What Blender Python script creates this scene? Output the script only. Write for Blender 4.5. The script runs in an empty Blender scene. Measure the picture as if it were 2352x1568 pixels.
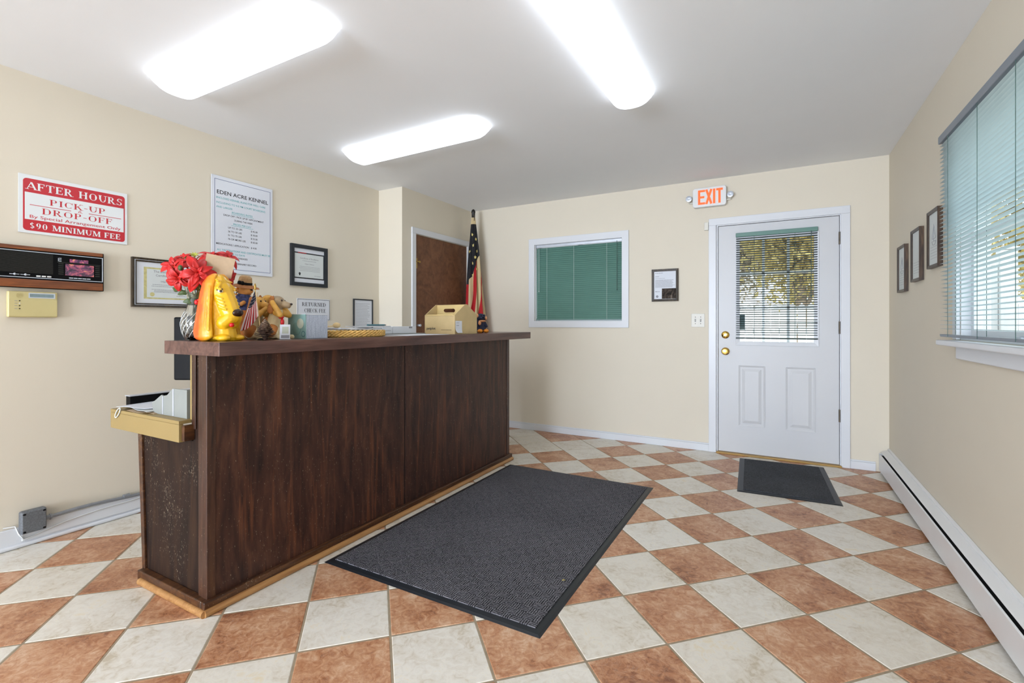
import bpy, bmesh, math, random
from mathutils import Vector, Matrix, Euler, noise

S = bpy.context.scene
C = S.collection
PI = math.pi

# ------------------------------------------------------------------ camera, sky, exposure
CAM_H = 1.15
FPX = 1097.37                      # focal length in pixels of the 2352 x 1568 frame
YAW = 0.50685                      # camera turned left of the +Y direction
HORIZON = 743.5                    # pixel row of the horizon
cam_data = bpy.data.cameras.new('camera')
cam_data.sensor_width = 36.0
cam_data.lens = FPX * 36.0 / 2352.0
cam_data.shift_y = -(784.0 - HORIZON) / 2352.0
cam_data.clip_start = 0.02
cam = bpy.data.objects.new('camera', cam_data)
cam.location = (0, 0, CAM_H)
cam.rotation_euler = (PI / 2, 0, YAW)
C.objects.link(cam)
S.camera = cam

world = bpy.data.worlds.new('overcast_sky')
S.world = world
world.use_nodes = True
bg = world.node_tree.nodes['Background']
bg.inputs['Color'].default_value = (0.86, 0.94, 1.0, 1)
bg.inputs['Strength'].default_value = 1.6

# weak sun added to brighten fence and trees; shines from behind the building
sun = bpy.data.lights.new('added_sun', 'SUN'); sun.energy = 1.4; sun.angle = math.radians(12); sun.color = (1.0, .96, .88)
sun_o = bpy.data.objects.new('added_sun', sun)
sun_o.rotation_euler = Vector((.35, .75, -.62)).to_track_quat('-Z', 'Y').to_euler()
C.objects.link(sun_o)

S.view_settings.view_transform = 'Standard'
S.view_settings.look = 'None'
S.view_settings.gamma = 1.0
S.view_settings.use_curve_mapping = False
S.view_settings.exposure = 0.76
LENS_POWER = 2.1                   # radiance of the lit fixture lenses

# added fill light behind the camera, in place of a bounced flash
fill_lamp = bpy.data.lights.new('added_fill', 'AREA')
fill_lamp.shape = 'RECTANGLE'; fill_lamp.size = 3.2; fill_lamp.size_y = 2.0
fill_lamp.energy = 290; fill_lamp.color = (.83, .96, 1.17)
so = bpy.data.objects.new('added_fill', fill_lamp)
so.location = (-1.65, -5.8, 1.15); so.rotation_euler = (math.radians(114), 0, math.radians(-8))
C.objects.link(so)

# ------------------------------------------------------------------ room measures (metres)
XL, XR, YB, H = -3.4186, 0.7563, 4.642, 2.4555
XC, YC = -3.12, 3.465              # closet wall that steps forward in the far left corner
YF = -6.3                          # wall behind the camera
TH = 0.13

# ------------------------------------------------------------------ helpers
def lin(h):
    h = h.lstrip('#')
    out = []
    for i in (0, 2, 4):
        c = int(h[i:i + 2], 16) / 255.0
        out.append(c / 12.92 if c <= 0.04045 else ((c + 0.055) / 1.055) ** 2.4)
    return tuple(out) + (1.0,)

def at(u, v, d):
    """point at forward distance d that the photograph shows at pixel (u, v)"""
    k = (u - 1176.0) / FPX
    c, s = math.cos(YAW), math.sin(YAW)
    return Vector(((-s + c * k) * d, (c + s * k) * d, CAM_H - (v - HORIZON) / FPX * d))

class MB:
    def __init__(self, M=None):
        self.bm = bmesh.new()
        self.M = M.copy() if M else Matrix()
    def v(self, p):
        return self.bm.verts.new(self.M @ Vector(p))
    def f(self, vs, mi=0):
        try:
            fc = self.bm.faces.new(vs)
            fc.material_index = mi
            return fc
        except ValueError:
            return None
    def poly(self, pts, mi=0):
        return self.f([self.v(p) for p in pts], mi)
    def box(self, x0, x1, y0, y1, z0, z1, mi=0):
        p = [self.v((x, y, z)) for x in (x0, x1) for y in (y0, y1) for z in (z0, z1)]
        for q in ((0, 1, 3, 2), (4, 6, 7, 5), (0, 4, 5, 1), (2, 3, 7, 6), (0, 2, 6, 4), (1, 5, 7, 3)):
            self.f([p[i] for i in q], mi)
    def prism(self, pts, c0, c1, mi=0, ax='z'):
        """outline extruded along an axis; ax='z': (x,y), 'y': (x,z), 'x': (y,z)"""
        def g(p, c):
            if ax == 'z': return (p[0], p[1], c)
            if ax == 'y': return (p[0], c, p[1])
            return (c, p[0], p[1])
        a = [self.v(g(p, c0)) for p in pts]
        b = [self.v(g(p, c1)) for p in pts]
        self.f(a[::-1], mi); self.f(b, mi)
        n = len(pts)
        for i in range(n):
            self.f([a[i], a[(i + 1) % n], b[(i + 1) % n], b[i]], mi)
    def ring(self, x0, x1, y0, y1, w, z0, z1, mi=0, inner_z=None):
        """mitred rectangular frame in local xy, thickness z0..z1"""
        zi = z1 if inner_z is None else inner_z
        o = [(x0, y0), (x1, y0), (x1, y1), (x0, y1)]
        i_ = [(x0 + w, y0 + w), (x1 - w, y0 + w), (x1 - w, y1 - w), (x0 + w, y1 - w)]
        ob = [self.v((*p, z0)) for p in o]; ot = [self.v((*p, z1)) for p in o]
        ib = [self.v((*p, z0)) for p in i_]; it = [self.v((*p, zi)) for p in i_]
        for k in range(4):
            n = (k + 1) % 4
            self.f([ob[k], ob[n], ot[n], ot[k]], mi)
            self.f([ot[k], ot[n], it[n], it[k]], mi)
            self.f([it[k], it[n], ib[n], ib[k]], mi)
            self.f([ib[k], ib[n], ob[n], ob[k]], mi)
    def lathe(self, prof, c=(0, 0, 0), seg=24, mi=0, mod=None, caps=True):
        rows = []
        for (r, z) in prof:
            row = []
            for k in range(seg):
                a = 2 * PI * k / seg
                rr = r * (mod(a, z) if mod else 1)
                row.append(self.v((c[0] + rr * math.cos(a), c[1] + rr * math.sin(a), c[2] + z)))
            rows.append(row)
        for i in range(len(rows) - 1):
            for k in range(seg):
                n = (k + 1) % seg
                self.f([rows[i][k], rows[i][n], rows[i + 1][n], rows[i + 1][k]], mi)
        if caps:
            self.f(rows[0][::-1], mi); self.f(rows[-1], mi)
    def tube(self, pts, r, seg=8, mi=0, closed=False):
        pts = [Vector(p) for p in pts]
        n = len(pts)
        rs = r if isinstance(r, (list, tuple)) else [r] * n
        rows = []
        ref = None
        for i in range(n):
            if closed:
                t = pts[(i + 1) % n] - pts[i - 1]
            else:
                t = pts[min(i + 1, n - 1)] - pts[max(i - 1, 0)]
            t.normalize()
            if ref is None:
                ref = t.orthogonal()
            u = (ref - t * ref.dot(t))
            if u.length < 1e-6: u = t.orthogonal()
            u.normalize(); ref = u
            w = t.cross(u)
            rows.append([self.v(pts[i] + (u * math.cos(2 * PI * k / seg) + w * math.sin(2 * PI * k / seg)) * rs[i]) for k in range(seg)])
        for i in range(n if closed else n - 1):
            j = (i + 1) % n
            for k in range(seg):
                m = (k + 1) % seg
                self.f([rows[i][k], rows[i][m], rows[j][m], rows[j][k]], mi)
        if not closed:
            self.f(rows[0][::-1], mi); self.f(rows[-1], mi)
    def ell(self, c, r, rot=(0, 0, 0), seg=16, rings=10, mi=0):
        R = Euler(rot).to_matrix()
        c = Vector(c)
        top = self.v(c + R @ Vector((0, 0, r[2]))); bot = self.v(c - R @ Vector((0, 0, r[2])))
        rows = []
        for i in range(1, rings):
            a = PI * i / rings
            rows.append([self.v(c + R @ Vector((r[0] * math.sin(a) * math.cos(2 * PI * k / seg), r[1] * math.sin(a) * math.sin(2 * PI * k / seg), r[2] * math.cos(a)))) for k in range(seg)])
        for k in range(seg):
            n = (k + 1) % seg
            self.f([top, rows[0][k], rows[0][n]], mi)
            self.f([bot, rows[-1][n], rows[-1][k]], mi)
            for i in range(len(rows) - 1):
                self.f([rows[i][k], rows[i + 1][k], rows[i + 1][n], rows[i][n]], mi)
    def capsule(self, p0, p1, r0, r1, n=7, mi=0, flat=(1, 1, 1)):
        p0, p1 = Vector(p0), Vector(p1)
        for i in range(n):
            t = i / (n - 1)
            r = r0 + (r1 - r0) * t
            self.ell(p0.lerp(p1, t), (r * flat[0], r * flat[1], r * flat[2]), seg=12, rings=8, mi=mi)

ROOT = {}
def mats_to(me, mats):
    for m in (mats if isinstance(mats, (list, tuple)) else [mats]):
        me.materials.append(m)

def build(name, mb, mats, parent=None, smooth=None, bevel=0.0, origin=None, local=False, kind=None, seg=2):
    """link everything collected in mb as ONE mesh object"""
    bm = mb.bm
    bmesh.ops.recalc_face_normals(bm, faces=bm.faces[:])
    if parent is not None and not local:
        bmesh.ops.transform(bm, matrix=ROOT[parent].inverted(), verts=bm.verts[:])
    if parent is None and origin is not None and not local:
        bmesh.ops.translate(bm, vec=-Vector(origin), verts=bm.verts[:])
    me = bpy.data.meshes.new(name)
    bm.to_mesh(me); bm.free()
    mats_to(me, mats)
    return link(name, me, parent, smooth, bevel, origin, kind, seg)

def link(name, me, parent=None, smooth=None, bevel=0.0, origin=None, kind=None, seg=2):
    o = bpy.data.objects.new(name, me)
    C.objects.link(o)
    if smooth is not None:
        me.polygons.foreach_set('use_smooth', [True] * len(me.polygons))
        if smooth < 180: me.set_sharp_from_angle(angle=math.radians(smooth))
    if bevel:
        md = o.modifiers.new('edge', 'BEVEL')
        md.width = bevel; md.segments = seg; md.limit_method = 'ANGLE'; md.angle_limit = math.radians(35)
    if parent is not None:
        o.parent = parent
        ROOT[o] = ROOT[parent]
    else:
        if origin is not None: o.location = origin
        ROOT[o] = Matrix.Translation(Vector(origin)) if origin is not None else Matrix()
    if kind: o['kind'] = kind
    return o

def thing(name, label, cat, loc=(0, 0, 0), rot=0.0, group=None, M=None):
    o = bpy.data.objects.new(name, None)
    o.empty_display_size = 0.05
    C.objects.link(o)
    if M is None:
        M = Matrix.Translation(Vector(loc)) @ Matrix.Rotation(rot, 4, 'Z')
    o.matrix_world = M
    ROOT[o] = M
    tag(o, label, cat, group)
    return o

def tag(o, label, cat, group=None):
    o['label'] = label; o['category'] = cat
    if group: o['group'] = group
    return o

def blob(mb, voxel, smooth=6):
    """melt the collected ellipsoids into one continuous surface"""
    me = bpy.data.meshes.new('blob'); mb.bm.to_mesh(me); mb.bm.free()
    o = bpy.data.objects.new('blob', me); C.objects.link(o)
    r = o.modifiers.new('r', 'REMESH'); r.mode = 'VOXEL'; r.voxel_size = voxel
    s = o.modifiers.new('s', 'SMOOTH'); s.iterations = smooth; s.factor = 0.5
    dg = bpy.context.evaluated_depsgraph_get(); dg.update()
    out = bpy.data.meshes.new_from_object(o.evaluated_get(dg))
    bpy.data.objects.remove(o); bpy.data.meshes.remove(me)
    return out

def blob_part(name, mb, mat, parent, voxel=0.003, smooth=6):
    me = blob(mb, voxel, smooth)
    for v in me.vertices:
        if v.co.z < .0008: v.co.z = .0008
    me.name = name; me.materials.clear(); me.materials.append(mat)
    return link(name, me, parent, smooth=180)

def plane_matrix(o, right, up, n):
    M = Matrix.Identity(4)
    for i, c in enumerate((right, up, n, o)):
        for k in range(3): M[k][i] = c[k]
    return M
WL = plane_matrix((XL, 0, 0), (0, 1, 0), (0, 0, 1), (1, 0, 0))      # a = y, b = z, c = off the wall
WB = plane_matrix((0, YB, 0), (1, 0, 0), (0, 0, 1), (0, -1, 0))     # a = x
WR = plane_matrix((XR, 0, 0), (0, -1, 0), (0, 0, 1), (-1, 0, 0))    # a = -y
WC = plane_matrix((XC, 0, 0), (0, 1, 0), (0, 0, 1), (1, 0, 0))

# ---- lettering: built-in sans font, and a drawn roman alphabet with serifs
_fc = {}
def glyphs(s, weight=0.0):
    key = (s, weight)
    if key in _fc: return _fc[key]
    cu = bpy.data.curves.new('t', 'FONT'); cu.body = s; cu.size = 1; cu.offset = weight; cu.resolution_u = 3
    o = bpy.data.objects.new('t', cu); C.objects.link(o)
    dg = bpy.context.evaluated_depsgraph_get(); dg.update()
    me = bpy.data.meshes.new_from_object(o.evaluated_get(dg))
    vs = [v.co.copy() for v in me.vertices]; fs = [tuple(p.vertices) for p in me.polygons]
    bpy.data.objects.remove(o); bpy.data.curves.remove(cu); bpy.data.meshes.remove(me)
    _fc[key] = (vs, fs)
    return _fc[key]

def sans(mb, s, a, b, h, c, width=None, align='c', weight=0.0, mi=0, maxw=None):
    """cap height h at baseline b; a is the centre / left / right edge"""
    vs, fs = glyphs(s, weight)
    if not vs: return
    x0 = min(v.x for v in vs); x1 = max(v.x for v in vs)
    k = h / 0.72
    kx = k if width is None else width / (x1 - x0)
    if maxw and (x1 - x0) * kx > maxw: kx = maxw / (x1 - x0)
    off = {'c': a - (x0 + x1) / 2 * kx, 'l': a - x0 * kx, 'r': a - x1 * kx}[align]
    nv = [mb.v((off + v.x * kx, b + v.y * k, c)) for v in vs]
    for f in fs: mb.f([nv[i] for i in f], mi)

SER = {
 'A': (.86, [('l', .06, 0, .42, 1, .07), ('l', .42, 1, .80, 0, .19), ('h', .2, .66, .33, .07)], [(.06, 0), (.80, 0)]),
 'C': (.84, [('a', .46, .5, .37, .5, 40, 320, .19, .06), ('l', .76, .66, .76, .98, .06)], []),
 'D': (.88, [('l', .17, 0, .17, 1, .19), ('a', .40, .5, .38, .5, -90, 90, .19, .06), ('h', .1, .42, .03, .06), ('h', .1, .42, .97, .06)], [(.17, 0), (.17, 1)]),
 'E': (.74, [('l', .17, 0, .17, 1, .19), ('h', .1, .66, .035, .07), ('h', .1, .64, .965, .07), ('h', .1, .5, .52, .07), ('l', .64, .0, .64, .24, .06), ('l', .62, .76, .62, 1, .06), ('l', .5, .4, .5, .64, .05)], [(.17, 0), (.17, 1)]),
 'F': (.70, [('l', .17, 0, .17, 1, .19), ('h', .1, .64, .965, .07), ('h', .1, .5, .52, .07), ('l', .62, .74, .62, 1, .06), ('l', .5, .4, .5, .64, .05)], [(.17, 0), (.17, 1)]),
 'H': (.90, [('l', .18, 0, .18, 1, .19), ('l', .72, 0, .72, 1, .19), ('h', .1, .8, .52, .07)], [(.18, 0), (.18, 1), (.72, 0), (.72, 1)]),
 'I': (.38, [('l', .19, 0, .19, 1, .19)], [(.19, 0), (.19, 1)]),
 'K': (.88, [('l', .18, 0, .18, 1, .19), ('l', .26, .42, .70, 1, .07), ('l', .38, .58, .74, 0, .18)], [(.18, 0), (.18, 1), (.70, 1), (.74, 0)]),
 'L': (.70, [('l', .17, 0, .17, 1, .19), ('h', .1, .64, .035, .07), ('l', .62, 0, .62, .26, .06)], [(.17, 0), (.17, 1)]),
 'M': (1.06, [('l', .14, 0, .14, 1, .07), ('l', .20, 1, .53, .05, .18), ('l', .53, .05, .86, 1, .07), ('l', .90, 0, .90, 1, .19)], [(.14, 0), (.14, 1), (.90, 0), (.90, 1)]),
 'N': (.90, [('l', .15, 0, .15, 1, .07), ('l', .20, 1, .72, 0, .18), ('l', .74, 0, .74, 1, .07)], [(.15, 0), (.13, 1), (.74, 1)]),
 'O': (.94, [('a', .47, .5, .39, .5, 0, 360, .19, .06)], []),
 'P': (.76, [('l', .17, 0, .17, 1, .19), ('a', .36, .73, .29, .27, -90, 90, .18, .06), ('h', .1, .38, .49, .06), ('h', .1, .38, .97, .06)], [(.17, 0), (.17, 1)]),
 'R': (.86, [('l', .17, 0, .17, 1, .19), ('a', .36, .74, .27, .26, -90, 90, .18, .06), ('h', .1, .38, .51, .06), ('h', .1, .38, .97, .06), ('l', .38, .5, .70, 0, .18)], [(.17, 0), (.17, 1), (.72, 0)]),
 'S': (.68, [('a', .34, .745, .25, .255, 30, 270, .15, .07), ('a', .34, .255, .27, .255, -150, 90, .15, .07), ('l', .59, .72, .59, .98, .05), ('l', .08, .02, .08, .28, .05)], []),
 'T': (.80, [('l', .40, 0, .40, 1, .19), ('h', .04, .76, .965, .07), ('l', .06, .72, .06, 1, .06), ('l', .74, .72, .74, 1, .06)], [(.40, 0)]),
 'U': (.90, [('l', .18, .36, .18, 1, .19), ('l', .74, .36, .74, 1, .07), ('a', .46, .36, .30, .36, 180, 360, .16, .07)], [(.18, 1), (.74, 1)]),
 '9': (.66, [('a', .33, .68, .26, .32, 0, 360, .17, .06), ('a', .20, .66, .39, .66, -88, 0, .17, .06)], []),
 '0': (.68, [('a', .34, .5, .28, .5, 0, 360, .17, .06)], []),
 '$': (.68, [('a', .34, .73, .23, .22, 30, 270, .14, .07), ('a', .34, .28, .25, .23, -150, 90, .14, .07), ('l', .34, -.08, .34, 1.08, .05)], []),
 '&': (.80, [('a', .36, .76, .18, .22, 0, 360, .1, .06), ('a', .34, .27, .27, .27, 60, 330, .14, .06), ('l', .28, .6, .74, 0, .12)], []),
 '-': (.42, [('h', .05, .37, .42, .10)], []),
 ' ': (.40, [], []),
}
def serif(mb, s, a0, a1, b, h, c, mi=0, bold=1.0):
    """roman capitals fitted between a0 and a1, cap height h at baseline b"""
    tot = sum(SER[ch][0] + .06 for ch in s)
    k = (a1 - a0) / tot
    x = a0
    lift = [c]
    def P(px, py): return (x + px * k, b + py * h, lift[0])
    for ch in s:
        w, st, sf = SER[ch]
        for t in st:
            lift[0] += 2e-5
            if t[0] == 'l':
                _, x0, y0, x1, y1, tw = t
                q = tw * bold / 2
                mb.poly([P(x0 - q, y0), P(x0 + q, y0), P(x1 + q, y1), P(x1 - q, y1)], mi)
            elif t[0] == 'h':
                _, x0, x1, y, tw = t
                q = tw * bold / 2
                mb.poly([P(x0, y - q), P(x1, y - q), P(x1, y + q), P(x0, y + q)], mi)
            else:
                _, cx, cy, rx, ry, g0, g1, w1, w0 = t
                n = max(6, int(abs(g1 - g0) / 18))
                po = pi = None
                for i in range(n + 1):
                    g = math.radians(g0 + (g1 - g0) * i / n)
                    tw = (w0 + (w1 - w0) * abs(math.cos(g))) * bold
                    o = (cx + rx * math.cos(g), cy + ry * math.sin(g))
                    kk = max(0.05, 1 - tw / max(rx, 1e-3)); ky = max(0.05, 1 - (w0 * bold) / max(ry, 1e-3))
                    i_ = (cx + (rx - tw * abs(math.cos(g)) - w0 * (1 - abs(math.cos(g))) * .6) * math.cos(g), cy + (ry * ky) * math.sin(g))
                    if po: mb.poly([P(*po), P(*o), P(*i_), P(*pi)], mi)
                    po, pi = o, i_
        for (sx, sy) in sf:
            lift[0] += 2e-5
            y0, y1 = (0, .055) if sy == 0 else (.945, 1)
            mb.poly([P(sx - .17, y0), P(sx + .17, y0), P(sx + .17, y1), P(sx - .17, y1)], mi)
        x += (w + .06) * k; lift[0] = c

def scribble(mb, a0, a1, b, h, c, rnd, mi=0):
    """a line of words too small to read"""
    x = a0
    while x < a1 - .002:
        w = min(rnd.uniform(.004, .013) * max(1, h / .004), a1 - x)
        mb.poly([(x, b, c), (x + w, b, c), (x + w, b + h, c), (x, b + h, c)], mi)
        x += w + h * .6

# ------------------------------------------------------------------ materials (all procedural)
def new_mat(name):
    m = bpy.data.materials.new(name); m.use_nodes = True
    nt = m.node_tree
    return m, nt, nt.nodes['Principled BSDF']
def node(nt, t, **kw):
    n = nt.nodes.new(t)
    for k, v in kw.items():
        if hasattr(n, k): setattr(n, k, v)
        else: n.inputs[k].default_value = v
    return n
def coords(nt, scale=(1, 1, 1), loc=(0, 0, 0), rot=(0, 0, 0), kind='Object'):
    tc = node(nt, 'ShaderNodeTexCoord'); mp = node(nt, 'ShaderNodeMapping')
    mp.inputs['Scale'].default_value = scale; mp.inputs['Location'].default_value = loc; mp.inputs['Rotation'].default_value = rot
    nt.links.new(tc.outputs[kind], mp.inputs['Vector'])
    return mp.outputs['Vector']
def noise_tex(nt, vec, scale, detail=4, rough=.55, dist=0.0):
    n = node(nt, 'ShaderNodeTexNoise')
    n.inputs['Scale'].default_value = scale; n.inputs['Detail'].default_value = detail
    n.inputs['Roughness'].default_value = rough; n.inputs['Distortion'].default_value = dist
    nt.links.new(vec, n.inputs['Vector'])
    return n.outputs['Fac']
def ramp(nt, fac, stops):
    r = node(nt, 'ShaderNodeValToRGB')
    e = r.color_ramp.elements
    e[0].position, e[0].color = stops[0][0], stops[0][1]
    e[1].position, e[1].color = stops[-1][0], stops[-1][1]
    for p, c in stops[1:-1]:
        x = e.new(p); x.color = c
    nt.links.new(fac, r.inputs['Fac'])
    return r.outputs['Color']
def mix(nt, fac, a, b, mode='MIX'):
    n = node(nt, 'ShaderNodeMix'); n.data_type = 'RGBA'; n.blend_type = mode
    for s, val in ((n.inputs[0], fac), (n.inputs[6], a), (n.inputs[7], b)):
        if hasattr(val, 'is_linked') or hasattr(val, 'links'): nt.links.new(val, s)
        else: s.default_value = val
    return n.outputs[2]
def math_(nt, op, a, b=None, c=None):
    n = node(nt, 'ShaderNodeMath'); n.operation = op
    for s, val in zip(n.inputs, (a, b, c)):
        if val is None: continue
        if hasattr(val, 'links'): nt.links.new(val, s)
        else: s.default_value = val
    return n.outputs[0]
def bump(nt, bs, height, strength=.2, dist=.002):
    b = node(nt, 'ShaderNodeBump'); b.inputs['Strength'].default_value = strength; b.inputs['Distance'].default_value = dist
    nt.links.new(height, b.inputs['Height']); nt.links.new(b.outputs['Normal'], bs.inputs['Normal'])

def paint(name, col, rough=.5, var=.04, scale=6.0, metal=0.0, spec=.5, bumpy=0.0, bscale=60, coat=0.0):
    """plain surface with a slight procedural unevenness"""
    m, nt, bs = new_mat(name)
    c = lin(col) if isinstance(col, str) else col
    vec = coords(nt)
    f = noise_tex(nt, vec, scale, 3)
    a = tuple(max(0, x * (1 - var)) for x in c[:3]) + (1,)
    b = tuple(min(1, x * (1 + var)) for x in c[:3]) + (1,)
    nt.links.new(ramp(nt, f, [(.3, a), (.7, b)]), bs.inputs['Base Color'])
    bs.inputs['Roughness'].default_value = rough; bs.inputs['Metallic'].default_value = metal
    bs.inputs['Specular IOR Level'].default_value = spec
    bs.inputs['Coat Weight'].default_value = coat
    if bumpy:
        bump(nt, bs, noise_tex(nt, vec, bscale, 3), bumpy, .001)
    return m

def glow(name, col, power, base=(.9, .9, .9, 1)):
    m, nt, bs = new_mat(name)
    bs.inputs['Base Color'].default_value = base
    bs.inputs['Emission Color'].default_value = col
    bs.inputs['Emission Strength'].default_value = power
    bs.inputs['Roughness'].default_value = .35
    return m

def glass_mat(name, col=(1, 1, 1, 1), rough=0.0, ior=1.45):
    m, nt, bs = new_mat(name)
    bs.inputs['Base Color'].default_value = col
    bs.inputs['Roughness'].default_value = rough
    bs.inputs['IOR'].default_value = ior
    bs.inputs['Transmission Weight'].default_value = 1.0
    return m

def pane_mat(name):
    """window pane: clear with a thin mirror sheen, lets daylight straight through"""
    m, nt, bs = new_mat(name)
    nt.nodes.remove(bs)
    out = nt.nodes['Material Output']
    tr = node(nt, 'ShaderNodeBsdfTransparent'); gl = node(nt, 'ShaderNodeBsdfGlossy')
    tr.inputs['Color'].default_value = (.96, .98, .97, 1); gl.inputs['Roughness'].default_value = .02
    fr = node(nt, 'ShaderNodeFresnel'); fr.inputs['IOR'].default_value = 1.4
    mx = node(nt, 'ShaderNodeMixShader')
    geo = node(nt, 'ShaderNodeNewGeometry')
    front = math_(nt, 'SUBTRACT', 1.0, geo.outputs['Backfacing'])
    nt.links.new(math_(nt, 'MULTIPLY', fr.outputs[0], math_(nt, 'MULTIPLY', front, .6)), mx.inputs[0]); nt.links.new(tr.outputs[0], mx.inputs[1]); nt.links.new(gl.outputs[0], mx.inputs[2])
    nt.links.new(mx.outputs[0], out.inputs['Surface'])
    return m

def wood(name, dark, mid, light, axis='z', rough=.4, grain=14.0, stretch=9.0, specks=0.0, bumpy=.25, rings=.5, coat=0.0, streak=None, spec=.5):
    """grain runs along the given axis"""
    m, nt, bs = new_mat(name)
    sc = {'z': (grain, grain, grain / stretch), 'y': (grain, grain / stretch, grain), 'x': (grain / stretch, grain, grain)}[axis]
    vec = coords(nt, sc)
    n1 = noise_tex(nt, vec, 1.0, 6, .6, 1.2)
    big = noise_tex(nt, coords(nt, tuple(s * .22 for s in sc)), 1.0, 3, .5, .8)
    fine = noise_tex(nt, coords(nt, tuple(s * 5 for s in sc)), 1.0, 3, .6)
    band = math_(nt, 'FRACT', math_(nt, 'MULTIPLY', big, 9.0))
    band = math_(nt, 'ABSOLUTE', math_(nt, 'SUBTRACT', band, .5))
    f = math_(nt, 'ADD', math_(nt, 'MULTIPLY', n1, 1 - rings * .5), math_(nt, 'MULTIPLY', band, rings))
    f = math_(nt, 'ADD', math_(nt, 'MULTIPLY', f, .75), math_(nt, 'MULTIPLY', fine, .25))
    col = ramp(nt, f, [(.30, lin(dark)), (.52, lin(mid)), (.78, lin(light))])
    bs.inputs['Specular IOR Level'].default_value = spec
    if streak:
        sn = noise_tex(nt, coords(nt, (26, 26, 1.6), (3, 1, 7)), 1.0, 4, .6, .6)
        big2 = noise_tex(nt, coords(nt, (2.2, 2.2, 1.4)), 1.0, 3)
        sm = ramp(nt, math_(nt, 'ADD', sn, math_(nt, 'MULTIPLY', math_(nt, 'SUBTRACT', big2, .5), .35)), [(.58, (0, 0, 0, 1)), (.68, (1, 1, 1, 1))])
        bw = node(nt, 'ShaderNodeRGBToBW'); nt.links.new(sm, bw.inputs[0])
        col = mix(nt, math_(nt, 'MULTIPLY', bw.outputs[0], .32), col, lin(streak))
    if specks:
        wear = noise_tex(nt, coords(nt), 3.6, 5, .62)
        sp = noise_tex(nt, coords(nt, (170, 170, 62)), 1.0, 3, .7)
        mk = ramp(nt, math_(nt, 'ADD', sp, math_(nt, 'MULTIPLY', math_(nt, 'SUBTRACT', wear, .5), .55 * specks)), [(.655, (0, 0, 0, 1)), (.715, (1, 1, 1, 1))])
        bw = node(nt, 'ShaderNodeRGBToBW'); nt.links.new(mk, bw.inputs[0])
        col = mix(nt, math_(nt, 'MULTIPLY', bw.outputs[0], .62), col, lin('#b5a68c'))
    nt.links.new(col, bs.inputs['Base Color'])
    bs.inputs['Roughness'].default_value = rough
    bs.inputs['Coat Weight'].default_value = coat
    if bumpy: bump(nt, bs, f, bumpy, .0015)
    return m

def tile_mat(name, stops, vein, rough=.38):
    m, nt, bs = new_mat(name)
    vec = coords(nt)
    at_ = node(nt, 'ShaderNodeAttribute'); at_.attribute_name = 'tile_shift'
    cmb = node(nt, 'ShaderNodeVectorMath'); cmb.operation = 'ADD'
    nt.links.new(vec, cmb.inputs[0]); nt.links.new(at_.outputs['Vector'], cmb.inputs[1])
    f1 = noise_tex(nt, cmb.outputs[0], 5.5, 6, .62, .6)
    f2 = noise_tex(nt, cmb.outputs[0], 26, 5, .65, 1.5)
    f = math_(nt, 'ADD', math_(nt, 'MULTIPLY', f1, .52), math_(nt, 'MULTIPLY', f2, .48))
    col = ramp(nt, f, stops)
    sep = node(nt, 'ShaderNodeSeparateXYZ'); nt.links.new(at_.outputs['Vector'], sep.inputs[0])
    tone = math_(nt, 'FRACT', math_(nt, 'MULTIPLY', sep.outputs[0], .37))
    col = mix(nt, math_(nt, 'MULTIPLY', tone, .22), col, vein, 'MULTIPLY')
    th = noise_tex(nt, cmb.outputs[0], 9, 8, .75, 2.5)
    line = math_(nt, 'LESS_THAN', math_(nt, 'ABSOLUTE', math_(nt, 'SUBTRACT', th, .5)), .006)
    col = mix(nt, math_(nt, 'MULTIPLY', line, .25), col, lin('#efe2cf'))
    nt.links.new(col, bs.inputs['Base Color'])
    bs.inputs['Roughness'].default_value = rough
    bs.inputs['Specular IOR Level'].default_value = .4
    bump(nt, bs, f, .10, .002)
    return m

def carpet_mat(name, dark, light, cell=.040, kind='basket'):
    m, nt, bs = new_mat(name)
    vec = coords(nt)
    n = noise_tex(nt, vec, 330, 2, .7)
    big = noise_tex(nt, vec, 2.2, 3)
    if kind == 'basket':
        wx = node(nt, 'ShaderNodeTexWave'); wx.bands_direction = 'X'; wx.inputs['Scale'].default_value = 33; wx.inputs['Distortion'].default_value = 3.2; wx.inputs['Detail Scale'].default_value = 3
        wy = node(nt, 'ShaderNodeTexWave'); wy.bands_direction = 'Y'; wy.inputs['Scale'].default_value = 33; wy.inputs['Distortion'].default_value = 3.2; wy.inputs['Detail Scale'].default_value = 3
        nt.links.new(vec, wx.inputs['Vector']); nt.links.new(vec, wy.inputs['Vector'])
        ck = node(nt, 'ShaderNodeTexChecker'); ck.inputs['Scale'].default_value = 1 / cell
        nt.links.new(coords(nt, rot=(0, 0, 0), loc=(.01, .013, .011)), ck.inputs['Vector'])
        hgt = mix(nt, ck.outputs['Fac'], wx.outputs['Color'], wy.outputs['Color'])
        sp = node(nt, 'ShaderNodeRGBToBW'); nt.links.new(hgt, sp.inputs[0])
        h = math_(nt, 'ADD', math_(nt, 'MULTIPLY', sp.outputs[0], .6), math_(nt, 'MULTIPLY', n, .5))
    else:
        n2 = noise_tex(nt, vec, 150, 2, .6)
        h = math_(nt, 'ADD', math_(nt, 'MULTIPLY', n2, .7), math_(nt, 'MULTIPLY', n, .4))
    h2 = math_(nt, 'ADD', h, math_(nt, 'MULTIPLY', math_(nt, 'SUBTRACT', big, .5), .25))
    nt.links.new(ramp(nt, h2, [(.28, lin(dark)), (.85, lin(light))]), bs.inputs['Base Color'])
    bs.inputs['Roughness'].default_value = .95
    bs.inputs['Specular IOR Level'].default_value = .15
    bump(nt, bs, h, .8, .004)
    return m

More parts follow.
